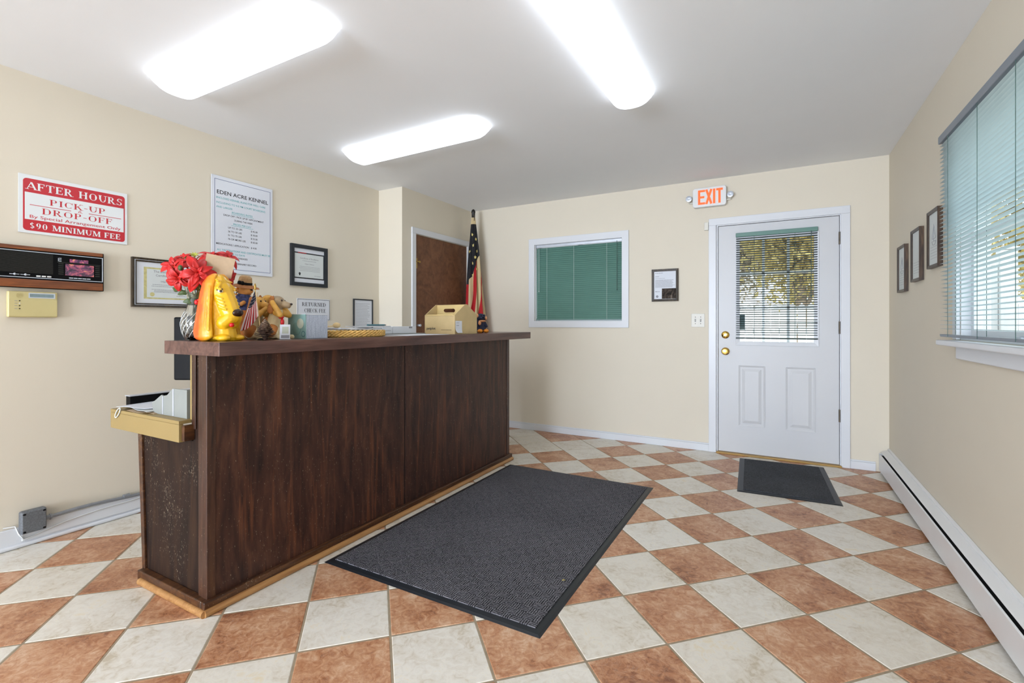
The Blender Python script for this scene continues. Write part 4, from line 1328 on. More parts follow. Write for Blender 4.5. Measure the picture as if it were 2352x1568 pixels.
# things on the desk
t = thing('desk_box', 'low black box with a grey top edge on the desk behind the grey organiser', 'box', (-2.65, 1.3, DT))
mb = MB(); mb.box(-2.695, -2.655, 1.09, 1.50, DT, DT + .052)
build('box_body', mb, M_['black'], t, bevel=.002)
mb = MB(); mb.box(-2.700, -2.650, 1.088, 1.502, DT + .052, DT + .0555)
build('box_rim', mb, M_['silver'], t)
t = thing('desk_organizer', 'pale grey stepped plastic organiser against the counter on the desk', 'organizer', (-2.28, 1.15, DT))
prof = [(-2.135, 0), (-2.135, .118), (-2.245, .118), (-2.262, .108), (-2.290, .088), (-2.312, .083), (-2.325, .081), (-2.338, .085), (-2.395, .055), (-2.420, .044), (-2.405, .0)]
for (y0, y1) in ((1.075, 1.080), (1.170, 1.175)):
    mb = MB(); mb.prism([(p[0], DT + p[1]) for p in prof], y0, y1, ax='y')
    build('side_wall', mb, M_['organizer'], t)
mb = MB(); mb.box(-2.140, -2.135, 1.080, 1.170, DT, DT + .118); mb.box(-2.262, -2.257, 1.080, 1.170, DT, DT + .100); mb.box(-2.405, -2.140, 1.080, 1.170, DT, DT + .003)
mb.box(-2.342, -2.337, 1.080, 1.170, DT, DT + .080)
build('divider', mb, M_['organizer'], t)
mb = MB(); mb.box(-2.330, -2.322, 1.0735, 1.075, DT + .002, DT + .080); mb.box(-2.246, -2.236, 1.0735, 1.075, DT + .002, DT + .116)
build('rib', mb, M_['silver'], t)
rnd = random.Random(5)
for i, (x, y, a, lab, m) in enumerate(((-2.54, 1.10, .30, 'loose white sheet lying topmost on the desk corner', 'paper'), (-2.50, 1.095, -.10, 'cream sheet under the white sheet on the desk corner', 'cert'), (-2.47, 1.088, .12, 'tan envelope lowest in the paper pile on the desk', 'card'))):
    mb = MB(Matrix.Translation((x, y, DT + .0125 - i * .006)) @ Matrix.Rotation(a, 4, 'Z'))
    w = .115 - i * .010
    pts = [[(-w + 2 * w * k / 6, q, .003 * math.sin(k * 1.3 + i) + .002) for k in range(7)] for q in (-.038, .13)]
    vs = [[mb.v(p) for p in r] for r in pts]; vb = [[mb.v((p[0], p[1], p[2] - .0012)) for p in r] for r in pts]
    for k in range(6):
        mb.f([vs[0][k], vs[0][k + 1], vs[1][k + 1], vs[1][k]]); mb.f([vb[0][k], vb[1][k], vb[1][k + 1], vb[0][k + 1]])
        mb.f([vs[0][k], vb[0][k], vb[0][k + 1], vs[0][k + 1]]); mb.f([vs[1][k], vs[1][k + 1], vb[1][k + 1], vb[1][k]])
    mb.f([vs[0][0], vs[1][0], vb[1][0], vb[0][0]]); mb.f([vs[0][6], vb[0][6], vb[1][6], vs[1][6]])
    tag(build('paper_sheet', mb, M_[m], origin=(x, y, DT)), lab, 'paper', 'papers on the desk corner')
mb = MB()
pts = []
for k in range(20):
    g = 2 * PI * k / 20
    a, b = .030 * math.cos(g), .012 * math.sin(g)
    pts.append((-2.625 + a * .8 - b * .5, 1.030, DT - .012 + a * .72 + b * .75))
mb.tube(pts, .0024, 6, closed=True)
tag(build('rubber_band', mb, M_['cord'], smooth=60, origin=(-2.625, 1.03, .74)), 'white rubber band hanging over the tan desk edge', 'rubber band')

# ================================================================== THINGS ON THE COUNTERTOP
# basset hound bank
def yaw_thing(name, label, cat, x, y, deg, z=CT, group=None, scale=1.0):
    return thing(name, label, cat, M=Matrix.Translation((x, y, z)) @ Matrix.Rotation(math.radians(deg), 4, 'Z') @ Matrix.Scale(scale, 4), group=group)
t = yaw_thing('dog_bank', 'glazed yellow ceramic basset hound with long orange ears beside the vase', 'figurine', -1.985, 1.120, 14)
mb = MB()
mb.ell((-.006, 0, .212), (.046, .044, .060))                       # domed skull
mb.capsule((-.006, 0, .19), (.004, 0, .03), .044, .056, 9)         # neck and chest
mb.capsule((.012, 0, .200), (.044, 0, .140), .042, .040, 9)        # deep sloping muzzle
mb.capsule((.044, 0, .140), (.066, 0, .100), .040, .034, 8)
mb.ell((.076, 0, .100), (.024, .026, .022))
for s in (-1, 1):
    mb.capsule((.068, s * .012, .092), (.048, s * .022, .072), .026, .027, 7)   # full hanging lips
    mb.ell((.058, s * .034, .012), (.030, .024, .014))             # paws
    mb.capsule((.024, s * .010, .240), (.036, s * .038, .212), .0085, .0075, 9)  # drooping brows
    for i in range(4):
        mb.capsule((.030 + .005 * i, s * .041, .176 - .013 * i), (.054 + .006 * i, s * .035, .168 - .014 * i), .0052, .0034, 8)
mb.ell((.054, 0, .064), (.026, .022, .018))                        # chin
mb.capsule((.03, 0, .06), (.035, 0, .02), .036, .042, 5)
mb.ell((.008, 0, .014), (.070, .066, .016))
mb.capsule((-.026, 0, .12), (-.028, 0, .02), .036, .048, 5)
for k in range(-3, 4):
    mb.capsule((-.012, k * .008, .268 - abs(k) * .003), (.032, k * .011, .238), .0046, .0032, 12)
head = blob_part('head_and_base', mb, M_['dog_yellow'], t, .0024, 3)
for s in (-1, 1):
    mb = MB()
    ctr = [(-.002, .018, .266, .014), (-.006, .030, .254, .022), (-.010, .041, .228, .029), (-.013, .047, .19, .032), (-.015, .051, .15, .034), (-.015, .056, .11, .037), (-.013, .061, .07, .042), (-.009, .066, .038, .047), (-.004, .068, .018, .044)]
    for i in range(len(ctr) - 1):
        for q in range(7):
            k = q / 7
            c = [ctr[i][j] * (1 - k) + ctr[i + 1][j] * k for j in range(4)]
            mb.ell((c[0], s * c[1], c[2]), (c[3], c[3] * .22 + .006, c[3] * .45), seg=14, rings=8)
    for k in range(5):
        mb.capsule((-.026 + k * .009, s * .051, .215), (-.040 + k * .017, s * .075, .045), .0042, .0042, 40)
    e = blob_part('ear', mb, M_['dog_orange'], t, .0024, 5)
    e['label'] = 'long glossy orange ear'
    mb = MB(); mb.ell((.042, s * .0335, .200), (.0105, .0085, .0085), rot=(0, .3, 0))
    eye = build('eye', mb, M_['sign_white'], t, local=True, smooth=180)
    mb = MB(); mb.ell((.0485, s * .0375, .1985), (.0052, .0048, .0052)); mb.capsule((.034, s * .041, .203), (.053, s * .034, .2065), .0030, .0024, 10)
    build('pupil', mb, M_['dog_dark'], eye, local=True, smooth=180)
    mb = MB(); mb.ell((.0405, s * .0340, .2060), (.0125, .0100, .0065), rot=(s * .25, .35, 0))
    build('eyelid', mb, M_['dog_yellow'], t, local=True, smooth=180)
mb = MB(); mb.ell((.095, 0, .112), (.013, .025, .017), rot=(0, .35, 0))
build('nose', mb, M_['dog_dark'], t, local=True, smooth=180)
mb = MB(); mb.ell((.082, -.018, .064), (.010, .009, .009))
build('tongue', mb, M_['red'], t, local=True, smooth=180)

# cut glass vase with ribbon
t = thing('glass_vase', 'clear cut glass vase with a dark ribbon round its neck behind the yellow hound', 'vase', (-2.128, 1.107, CT))
mb = MB()
sw = lambda a, z: 1 + .045 * math.sin(13 * a + 55 * z) * max(0, 1 - abs(z - .07) / .07)
outer = [(.030, .0), (.036, .003), (.046, .022), (.053, .050), (.054, .075), (.047, .105), (.034, .132), (.029, .150), (.030, .172), (.036, .200), (.043, .222), (.044, .226)]
inner = [(.041, .226), (.034, .202), (.0275, .172), (.0265, .150), (.031, .131), (.043, .104), (.049, .075), (.048, .050), (.041, .024), (.02, .012)]
mb.lathe(outer + inner, (-2.128, 1.107, CT), 78, mod=sw)
build('vase_body', mb, M_['vase'], t, smooth=60)
mb = MB()
prof_o = [(z, r) for r, z in outer]
for k in range(15):
    pts = []
    for i in range(15):
        z = .012 + .110 * i / 14
        for (za, ra), (zb_, rb) in zip(prof_o, prof_o[1:]):
            if za <= z <= zb_: rr = ra + (rb - ra) * (z - za) / (zb_ - za)
        a = 2 * PI * k / 15 + 14 * z
        pts.append((-2.128 + (rr * 1.02) * math.cos(a), 1.107 + (rr * 1.02) * math.sin(a), CT + z))
    mb.tube(pts, [.0004 + .0011 * math.sin(PI * i / 14) for i in range(15)], 5)
build('swirl_cuts', mb, M_['cut'], t, smooth=180)
mb = MB(); mb.lathe([(.0305, .146), (.0322, .150), (.0322, .170), (.0318, .174)], (-2.128, 1.107, CT), 32, caps=False); mb.ell((-2.101, 1.097, CT + .160), (.012, .012, .012)); mb.ell((-2.096, 1.103, CT + .152), (.009, .009, .012))
r_ = build('ribbon', mb, [M_['ribbon']], t, smooth=60)
mb = MB(); mb.ell((-2.094, 1.092, CT + .158), (.010, .009, .011)); mb.ell((-2.089, 1.097, CT + .166), (.006, .006, .006))
build('ribbon_berry', mb, M_['red'], r_, smooth=180)

# poinsettias
t = thing('poinsettia_bouquet', 'bunch of red artificial poinsettias standing in the cut glass vase', 'flowers', (-2.128, 1.107, CT + .02))
def petal(mb, M, L, W, droop, fold=.25, mi=0):
    """pointed bract lying along +x of M with a folded midrib"""
    n = 7
    rows = []
    for i in range(n + 1):
        q = i / n
        w = W * (math.sin(PI * min(1, q * .98 + .02)) ** .75) * (1 - .25 * q)
        x = L * q
        z = .16 * L * math.sin(PI * q * .8) - droop * L * q * q
        rows.append([mb.bm.verts.new(M @ Vector((x, s * w, z + fold * abs(s) * w))) for s in (-1, -.5, 0, .5, 1)])
    for i in range(n):
        for k in range(4):
            mb.f([rows[i][k], rows[i][k + 1], rows[i + 1][k + 1], rows[i + 1][k]], mi)
def facing(c, nrm, roll=0):
    n = Vector(nrm).normalized()
    q = n.to_track_quat('Z', 'Y')
    return Matrix.Translation(c) @ q.to_matrix().to_4x4() @ Matrix.Rotation(roll, 4, 'Z')
CAMV = Vector((.875, -.48, .05))
rnd = random.Random(8)
flower_spots = [((401, 612, 1.96), (.5, -.75, .35), .062), ((424, 594, 2.00), (.35, -.45, .8), .060), ((455, 626, 1.93), (.85, -.45, .10), .074), ((412, 640, 1.95), (.55, -.65, -.35), .066),
                ((487, 590, 2.05), (.4, -.25, .85), .064), ((522, 592, 2.06), (.65, -.1, .55), .056), ((520, 634, 2.07), (.8, .2, -.15), .060), ((466, 640, 2.02), (.8, -.3, -.45), .050)]
for (px, nrm, sz) in flower_spots:
    c = at(*px)
    Mf = facing(c, nrm, rnd.uniform(0, 6))
    mb = MB()
    for ring_, (cnt, ls, tilt) in enumerate(((6, 1.0, .12), (5, .72, -.18), (4, .42, -.55))):
        for k in range(cnt):
            a = 2 * PI * k / cnt + ring_ * .5 + rnd.uniform(-.15, .15)
            L = sz * ls * rnd.uniform(.88, 1.1)
            petal(mb, Mf @ Matrix.Rotation(a, 4, 'Z') @ Matrix.Rotation(tilt, 4, 'Y') @ Matrix.Translation((.004, 0, .002 * ring_)), L, L * .27, rnd.uniform(.15, .5))
    fl = build('poinsettia_flower', mb, M_['petal'], t, smooth=60)
    md = fl.modifiers.new('thick', 'SOLIDIFY'); md.thickness = .0008
    mb = MB()
    for k in range(6):
        mb.ell(Mf @ Vector((.006 * math.cos(k), .006 * math.sin(k), .007)), (.0028, .0028, .0040), seg=8, rings=5)
    build('flower_centre', mb, M_['bud'], fl, smooth=180)
    base = Vector((-2.128, 1.107, CT + .17)) + Vector((rnd.uniform(-.015, .015), rnd.uniform(-.015, .015), 0))
    foot = Vector((-2.128, 1.107, CT + .03)) + Vector((rnd.uniform(-.025, .025), rnd.uniform(-.025, .025), 0))
    back = c - Vector(nrm).normalized() * .012
    mb = MB(); mb.tube([foot, base, base.lerp(back, .55) + Vector((0, 0, .01)), back], .0021, 6)
    build('stem', mb, M_['stem'], t, smooth=60)
for (px, nrm) in (((433, 672, 1.99), (.6, -.6, .3)), ((447, 690, 1.98), (.8, -.5, .1)), ((462, 680, 2.0), (.9, -.1, .2)), ((441, 650, 2.02), (.5, -.7, -.2)), ((413, 662, 2.02), (.3, -.8, -.4))):
    mb = MB(); c = at(*px)
    for k in range(3):
        petal(mb, facing(c, nrm, k * 2.1 + 1.2), .042, .013, .3)
    lf = build('leaf', mb, M_['leaf'], t, smooth=60)
    md = lf.modifiers.new('thick', 'SOLIDIFY'); md.thickness = .0008
mb = MB(); c = at(414, 615, 1.93)
mb.ell(c, (.010, .008, .012))
build('flower_bud', mb, M_['leaf'], t, smooth=180)
mb = MB(); c = at(447, 591, 1.98)
for k in range(9): petal(mb, facing(c, (.5, -.4, .9), k * .7) @ Matrix.Rotation(-.75, 4, 'Y'), .024, .004, .1)
b_ = build('green_floret', mb, M_['bud'], t, smooth=60)
md = b_.modifiers.new('thick', 'SOLIDIFY'); md.thickness = .0008

# tan card on a pick
c = at(503, 611, 1.985)
Rv = Vector((math.cos(YAW), math.sin(YAW), 0)); nv = Vector((.80, -.59, .08)).normalized()
up = Vector((0, 0, 1)); rt = up.cross(nv).normalized() * 1; up2 = nv.cross(rt).normalized()
Mc = plane_matrix(c, rt, up2, nv) @ Matrix.Rotation(math.radians(-7), 4, 'Z')
t = thing('gift_card', 'blank tan card on a thin pick standing above the yellow hound', 'card', c)
mb = MB(Mc); mb.prism([(-.052, -.044), (.050, -.046), (.055, .040), (-.050, .046)], -.0008, .0008)
build('card_face', mb, M_['card'], t)
low = Mc @ Vector((-.035, -.03, -.004))
mb = MB(); mb.tube([low, low.lerp(Vector((-2.115, 1.115, CT + .19)), .55), (-2.12, 1.11, CT + .14)], .0014, 5)
build('pick', mb, M_['cord'], t)

# straw hatted bear figure
t = yaw_thing('bear_figurine', 'little bear figure in a straw hat and blue knitted top behind the hound', 'figurine', -2.150, 1.325, 5, scale=1.07)
mb = MB()
mb.capsule((0, 0, .115), (0, 0, .02), .032, .036, 6)
for s in (-1, 1): mb.capsule((.01, s * .020, .05), (.05, s * .026, .014), .020, .014, 6)
blob_part('trousers', mb, M_['orange_cloth'], t, .003)
mb = MB(); mb.capsule((0, 0, .135), (0, 0, .180), .034, .026, 5)
for s in (-1, 1): mb.capsule((0, s * .026, .175), (.024, s * .036, .146), .013, .012, 5)
blob_part('knitted_top', mb, M_['blue_knit'], t, .003)
mb = MB()
mb.ell((.004, 0, .210), (.030, .028, .028)); mb.ell((.032, 0, .205), (.018, .017, .015))
for s in (-1, 1): mb.capsule((.028, s * .036, .146), (.040, s * .030, .154), .009, .009, 4)
mb.capsule((0, 0, .19), (0, 0, .2), .018, .02, 3)
hd = blob_part('head_and_paws', mb, M_['bear_tan'], t, .0026)
mb = MB()
for k in range(16):
    a = PI / 2 + PI * k / 15
    mb.capsule((.022 * math.cos(a), .026 * math.sin(a), .224), (.032 * math.cos(a), .036 * math.sin(a), .180), .005, .002, 5)
build('straw_hair', mb, M_['orange'], t, local=True, smooth=180)
Mh = Matrix.Translation((.006, 0, .228)) @ Matrix.Rotation(.20, 4, 'Y')
mb = MB(Mh); mb.lathe([(.002, .002), (.028, .003), (.052, -.004), (.056, -.006), (.053, -.002), (.028, .006)], seg=28, mod=lambda a, z: 1 + .08 * math.sin(3 * a), caps=False)
hat = build('hat_brim', mb, M_['brim'], t, local=True, smooth=60)
mb = MB(Mh); mb.lathe([(.028, .004), (.027, .02), (.024, .036), (.016, .043), (.004, .044)], seg=24)
build('hat_crown', mb, M_['straw'], t, local=True, smooth=50)
mb = MB(Mh); mb.lathe([(.0285, .004), (.0292, .006), (.0284, .015), (.0275, .016)], seg=24, caps=False); mb.ell((.016, -.024, .012), (.010, .006, .009)); mb.ell((.004, -.029, .012), (.010, .006, .009))
build('hat_band', mb, M_['black'], t, local=True, smooth=60)
mb = MB(); mb.ell((.049, 0, .209), (.004, .006, .004)); mb.ell((.029, -.016, .218), (.003, .003, .003)); mb.ell((.029, .016, .218), (.003, .003, .003))
build('face_features', mb, M_['dog_dark'], t, local=True, smooth=180)
mb = MB(); mb.tube([(.045, .030, .10), (.047, .030, .20)], .0016, 5)
build('stick', mb, M_['bone'], t, local=True)

# three puppies: paws on mouth, eyes and ears
def puppy(label, x, y, deg, pose, h=1.0, fur='pup_gold', headfur=None):
    t = yaw_thing('puppy_figurine', label, 'figurine', x, y, deg, group='sitting puppy figurines')
    mb = MB()
    mb.capsule((-.016 * h, 0, .03 * h), (.004 * h, 0, .115 * h), .034 * h, .024 * h, 7)
    mb.ell((.0, 0, .016 * h), (.046 * h, .040 * h, .018 * h))
    for s in (-1, 1):
        mb.ell((.0, s * .030 * h, .030 * h), (.034 * h, .018 * h, .028 * h))
        mb.capsule((.026 * h, s * .028 * h, .010 * h), (.056 * h, s * .026 * h, .009 * h), .011 * h, .010 * h, 4)
    blob_part('body', mb, M_['pup_cream'], t, .0028)
    mb = MB()
    for s in (-1, 1):
        mb.ell((-.004, s * .034 * h, .034 * h), (.032 * h, .017 * h, .029 * h))
    mb.capsule((-.046 * h, 0, .012 * h), (-.066 * h, .02 * h, .010 * h), .009 * h, .006 * h, 5)
    mb.ell((-.034 * h, 0, .05 * h), (.022 * h, .030 * h, .045 * h))
    blob_part('haunches', mb, M_['pup_brown'], t, .0028)
    mb = MB()
    mb.ell((.006 * h, 0, .150 * h), (.031 * h, .029 * h, .030 * h))
    mb.capsule((.026 * h, 0, .146 * h), (.050 * h, 0, .140 * h), .017 * h, .013 * h, 5)
    mb.capsule((.004 * h, 0, .115 * h), (.004 * h, 0, .14 * h), .023 * h, .024 * h, 3)
    hd = blob_part('head', mb, M_[headfur or fur], t, .0026)
    for s in (-1, 1):
        mb = MB(); mb.capsule((-.004 * h, s * .027 * h, .168 * h), (-.006 * h, s * .036 * h, .118 * h), .010 * h, .014 * h, 6, flat=(1, .5, 1))
        build('ear', mb, M_['pup_brown'], t, local=True, smooth=180)
        tgt = {'mouth': (.052 * h, s * .012 * h, .128 * h), 'eyes': (.036 * h, s * .020 * h, .163 * h), 'ears': (.004 * h, s * .042 * h, .150 * h)}[pose]
        el = (.036 * h, s * .046 * h, .100 * h)
        mb = MB(); mb.capsule((.012 * h, s * .028 * h, .110 * h), el, .014 * h, .012 * h, 6); mb.capsule(el, tgt, .012 * h, .011 * h, 7)
        blob_part('front_leg', mb, M_['pup_gold'], t, .0026)
        if pose != 'eyes':
            mb = MB(); mb.ell((.030 * h, s * .015 * h, .160 * h), (.0035 * h, .0035 * h, .004 * h))
            build('eye', mb, M_['dog_dark'], t, local=True, smooth=180)
    mb = MB(); mb.ell((.063 * h, 0, .145 * h), (.005 * h, .007 * h, .005 * h))
    build('nose', mb, M_['dog_dark'], t, local=True, smooth=180)
    return t
puppy('golden sitting puppy figure half hidden behind the small flag', -2.045, 1.318, 24, 'mouth', 1.06)
puppy('golden sitting puppy figure covering its eyes, behind the pinecone', -2.105, 1.412, -8, 'eyes', 1.14)
p3 = puppy('grey headed puppy figure nearest the teal memo cube', -1.968, 1.360, 33, 'ears', 1.08, headfur='pup_grey')
mb = MB(); mb.ell((.034, -.026, .098), (.012, .010, .008)); mb.ell((.040, -.028, .076), (.008, .009, .016)); mb.ell((.026, -.030, .106), (.010, .008, .006))
build('red_bow', mb, M_['red'], p3, local=True, smooth=180)
# black and white spotted toy peeping up between two puppies
t = yaw_thing('spotted_toy', 'tiny black and white spotted toy dog peeping up between two puppies', 'toy', -2.150, 1.492, -30)
mb = MB(); mb.capsule((0, 0, .012), (0, 0, .13), .013, .012, 6); mb.ell((.004, 0, .142), (.014, .012, .014)); mb.capsule((.012, 0, .138), (.022, 0, .134), .007, .006, 3)
blob_part('body', mb, M_['sign_white'], t, .0022)
for s in (-1, 1):
    mb = MB(); mb.capsule((0, s * .008, .15), (-.004, s * .012, .182), .005, .003, 6)
    build('ear', mb, M_['black'] if s > 0 else M_['sign_white'], t, local=True, smooth=180)
mb = MB(); mb.ell((.025, 0, .137), (.003, .003, .003)); mb.ell((.012, -.008, .147), (.004, .004, .005)); mb.ell((.012, -.009, .09), (.004, .005, .006))
build('spots', mb, M_['black'], t, local=True, smooth=180)

# small stick flag
t = thing('stick_flag', 'small drooping stars and stripes stick flag beside the pinecone', 'flag', (-1.960, 1.262, CT))
b0 = Vector((-1.962, 1.265, CT)); top = Vector((-1.985, 1.215, CT + .193))
top = at(586, 664, 2.02); b0 = Vector((top.x + .012, top.y + .022, CT))
mb = MB(); mb.tube([b0 + Vector((0, 0, .004)), top], .0020, 8)
build('stick', mb, M_['bone'], t)
mb = MB(); mb.lathe([(.016, 0), (.017, .003), (.012, .006), (.003, .008)], b0, 18)
build('foot', mb, M_['black'], t, smooth=40)
mb = MB(); mb.lathe([(.0028, -.004), (.0045, 0), (.0035, .006), (.0050, .012), (.0026, .022), (.0008, .025)], top, 12)
build('finial', mb, M_['gold'], t, smooth=60)
NV, NU = 40, 34
hoist0, hoist1 = top + Vector((0, 0, -.006)), top.lerp(b0, .52)
down = Vector((-.018, -.052, -.170))
grid = []
mb = MB()
for i in range(NU + 1):
    u = i / NU
    row = []
    for j in range(NV + 1):
        v = j / NV                              # 0 left (free) edge, 1 hoist edge
        R_ = hoist0.lerp(hoist1, u)
        L_ = hoist0 + down * u + Vector((.012, -.010, 0)) * math.sin(PI * u)
        p = L_.lerp(R_, v)
        p += Vector((.80, -.58, 0)) * (.010 * math.sin(v * 11 + u * 2.5) * u + .006 * u)
        p += Vector((0, 0, -1)) * (.016 * u * math.sin(PI * v))
        row.append(mb.v(p))
    grid.append(row)
for i in range(NU):
    for j in range(NV):
        u = (i + .5) / NU; v = (j + .5) / NV
        canton = u < .40 + .05 * (1 - v) and not (v > .70 and u > .34)
        if canton:
            mi = 2 if (i % 3 == 1 and (j + (i // 3) * 2) % 4 == 1) else 1
            if u < .05: mi = 1
        else:
            mi = 3 if int(v * 11) % 2 == 1 else 2
        mb.f([grid[i][j], grid[i][j + 1], grid[i + 1][j + 1], grid[i + 1][j]], mi - 1)
fl = build('flag_cloth', mb, [M_['navy'], M_['flag_white'], M_['flag_red']], t, smooth=180)
md = fl.modifiers.new('thick', 'SOLIDIFY'); md.thickness = .0006

# pinecone
t = thing('pinecone', 'open brown pinecone standing in front of the puppies', 'pinecone', (-1.855, 1.234, CT))
mb = MB()
mb.lathe([(.006, .003), (.012, .015), (.012, .045), (.007, .066), (.002, .082)], (-1.855, 1.234, CT), 12, 0)
ga = PI * (3 - math.sqrt(5))
N = 84
for k in range(N):
    q = k / (N - 1)
    z = .008 + .070 * q
    R_ = .049 * (.80 + .20 * math.sin(PI * min(1, q * 2.2 + .2))) * (1 - .80 * q ** 1.5)
    a = k * ga
    tilt = -.05 + 1.0 * q
    Ms = Matrix.Translation((-1.855, 1.234, CT + z)) @ Matrix.Rotation(a, 4, 'Z') @ Matrix.Rotation(-tilt, 4, 'Y')
    L = R_; W = .0105 * (1 - .50 * q)
    pts = [(.004, .25), (.45, .55), (.8, 1.0), (.96, .75), (1.0, .15)]
    for (th, sgn) in ((.0020, 1), (-.0020, -1)):
        rows = [[mb.bm.verts.new(Ms @ Vector((L * x, s * W * w, th * (1 + .7 * x) + .004 * x * x))) for s in (-1, 0, 1)] for x, w in pts]
        for i in range(len(rows) - 1):
            for s in range(2): mb.f([rows[i][s], rows[i][s + 1], rows[i + 1][s + 1], rows[i + 1][s]], 1 if i >= 3 else 0)
build('scales', mb, [M_['cone'], M_['cone_tip']], t)

# little framed card by the memo cube
t = thing('photo_card', 'small clear stand holding a pale printed card beside the memo cube', 'card stand', (-1.885, 1.345, CT))
Mp = Matrix.Translation((-1.888, 1.349, CT)) @ Matrix.Rotation(math.radians(-47 + 90), 4, 'Z') @ Matrix.Rotation(-.12, 4, 'X')
mb = MB(Mp); mb.box(-.022, .020, -.002, .002, .001, .066)
build('card_sheet', mb, M_['paper'], t, bevel=.001)
mb = MB(Mp); mb.box(-.012, .014, -.0026, -.002, .026, .056)
build('picture', mb, M_['note_sage'], t)
mb = MB(Mp); mb.box(-.016, .018, -.0026, -.002, .006, .019)
build('caption_block', mb, M_['ink_grey'], t)
mb = MB(Mp); mb.box(-.022, .020, .002, .032, .001, .004)
build('foot', mb, M_['white'], t)

# memo cube, kraft box, wicker tray -----------------------------------
pb = at(702, 0, 2.185)
# right-hand ruled face looks towards the camera, teal cover turned to the left
B = Vector((pb.x, pb.y, CT))
d2 = Vector((math.cos(math.radians(90)), math.sin(math.radians(90)), 0)); d1 = Vector((-d2.y, d2.x, 0))
t = thing('memo_cube', 'pale blue cube of memo sheets with a teal cover on the counter', 'memo cube', B)
Mq = plane_matrix(B, d2, d1, (0, 0, 1))
sx, sy, sz = .123, .123, .114
mb = MB(Mq); mb.box(.003, sx, .001, sy, .001, sz - .004)
build('sheet_block', mb, M_['grid'], t, bevel=.001)
mb = MB(Mq); mb.box(-.001, .003, 0, sy, .0005, sz - .002)
cov = build('teal_cover', mb, M_['note_teal'], t); cov['label'] = 'teal printed cover sheet'
def disc(cy, cz, r, m, name, off):
    Md = Mq @ Matrix.Translation((off, cy, cz)) @ Matrix.Rotation(-PI / 2, 4, 'Y')
    mb = MB(Md); mb.lathe([(r, -.0003), (r, .0006)], seg=30)
    return build(name, mb, m, cov)
disc(.062, .045, .030, M_['note_teal_dark'], 'dark_circle', -.0018)
disc(.034, .070, .023, M_['note_sage'], 'beige_circle', -.0022)
disc(.013, .022, .0135, M_['note_blue'], 'blue_circle', -.0026)
disc(.013, .022, .0105, M_['note_teal'], 'ring_inside', -.0030)
mb = MB(Mq); mb.box(0, sx, 0, sy, sz - .004, sz)
build('top_sheet', mb, M_['paper'], t)

# wicker tray of papers
WTx, WTy = -1.965, 1.815
t = thing('wicker_tray', 'low golden braided wicker tray on the counter between memo cube and kraft box', 'tray', (WTx, WTy, CT))
mb = MB()
RX, RY = .105, .185
for lay_ in range(3):
    z = CT + .0098 + lay_ * .0092
    for ph in range(2):
        pts = []
        n = 260
        for k in range(n):
            g = 2 * PI * k / n
            q = 21 * g + ph * PI + lay_ * .8
            r_off = .0050 * math.cos(q)
            pts.append((WTx + (RX + r_off) * math.cos(g), WTy + (RY + r_off) * math.sin(g), z + .0034 * math.sin(q)))
        mb.tube(pts, .0052, 7, closed=True)
build('braided_rim', mb, M_['wicker'], t, smooth=180)
mb = MB()
pts = [(WTx + RX * math.cos(2 * PI * k / 40), WTy + RY * math.sin(2 * PI * k / 40)) for k in range(40)]
mb.prism(pts, CT + .001, CT + .012)
build('woven_base', mb, M_['wicker'], t)
zt_ = CT + .0385
def sheet_thing(name, label, cat, x, y, deg, w, l, z, th, mat, group=None, curl=.0):
    Ms = Matrix.Translation((x, y, z)) @ Matrix.Rotation(math.radians(deg), 4, 'Z')
    mb = MB(Ms)
    n = 8
    tp = [[mb.v((s * w / 2, -l / 2 + l * k / n, th + curl * ((2 * k / n - 1) ** 2) + curl * .3 * math.sin(k * 2.1))) for s in (-1, 1)] for k in range(n + 1)]
    bt = [[mb.v((s * w / 2, -l / 2 + l * k / n, curl * ((2 * k / n - 1) ** 2) + curl * .3 * math.sin(k * 2.1))) for s in (-1, 1)] for k in range(n + 1)]
    for k in range(n):
        mb.f([tp[k][0], tp[k][1], tp[k + 1][1], tp[k + 1][0]]); mb.f([bt[k][0], bt[k + 1][0], bt[k + 1][1], bt[k][1]])
        for s in (0, 1): mb.f([tp[k][s], bt[k][s], bt[k + 1][s], tp[k + 1][s]])
    mb.f([tp[0][0], tp[0][1], bt[0][1], bt[0][0]]); mb.f([tp[n][0], tp[n][1], bt[n][1], bt[n][0]])
    return tag(build(name, mb, mat, origin=(x, y, z)), label, cat, group)
sheet_thing('paper_stack', 'white paper stack lying on the wicker tray', 'papers', WTx - .01, WTy - .02, 4, .17, .30, zt_, .006, M_['paper'], curl=.004)
sheet_thing('notepad', 'blue grey notepad on the paper stack at the right of the wicker tray', 'notepad', WTx + .012, WTy + .085, -8, .13, .20, zt_ + .0125, .006, M_['silver'])
t = thing('pen', 'dark pen lying along the edge of the blue grey notepad', 'pen', (WTx + .06, WTy + .10, zt_ + .02))
mb = MB(); mb.tube([(WTx + .062, WTy + .03, zt_ + .0235), (WTx + .052, WTy + .165, zt_ + .0235)], .0045, 8)
build('barrel', mb, M_['note_blue'], t, smooth=50)
mb = MB(); mb.tube([(WTx + .052, WTy + .165, zt_ + .0235), (WTx + .0505, WTy + .182, zt_ + .0235)], [.0042, .001], 8)
build('tip', mb, M_['black'], t, smooth=50)
t = thing('wooden_rattle', 'pale wooden ball on a stick lying on the papers by the memo cube', 'wooden ball', (-2.03, 1.73, zt_ + .012))
mb = MB(); mb.ell((-2.035, 1.757, zt_ + .0225), (.016, .022, .015))
build('ball', mb, M_['bone'], t, smooth=180)
mb = MB(); mb.tube([(-2.035, 1.742, zt_ + .019), (-2.05, 1.70, zt_ + .016), (-2.065, 1.665, zt_ + .013)], .0032, 7)
build('stick', mb, M_['bone'], t, smooth=60)

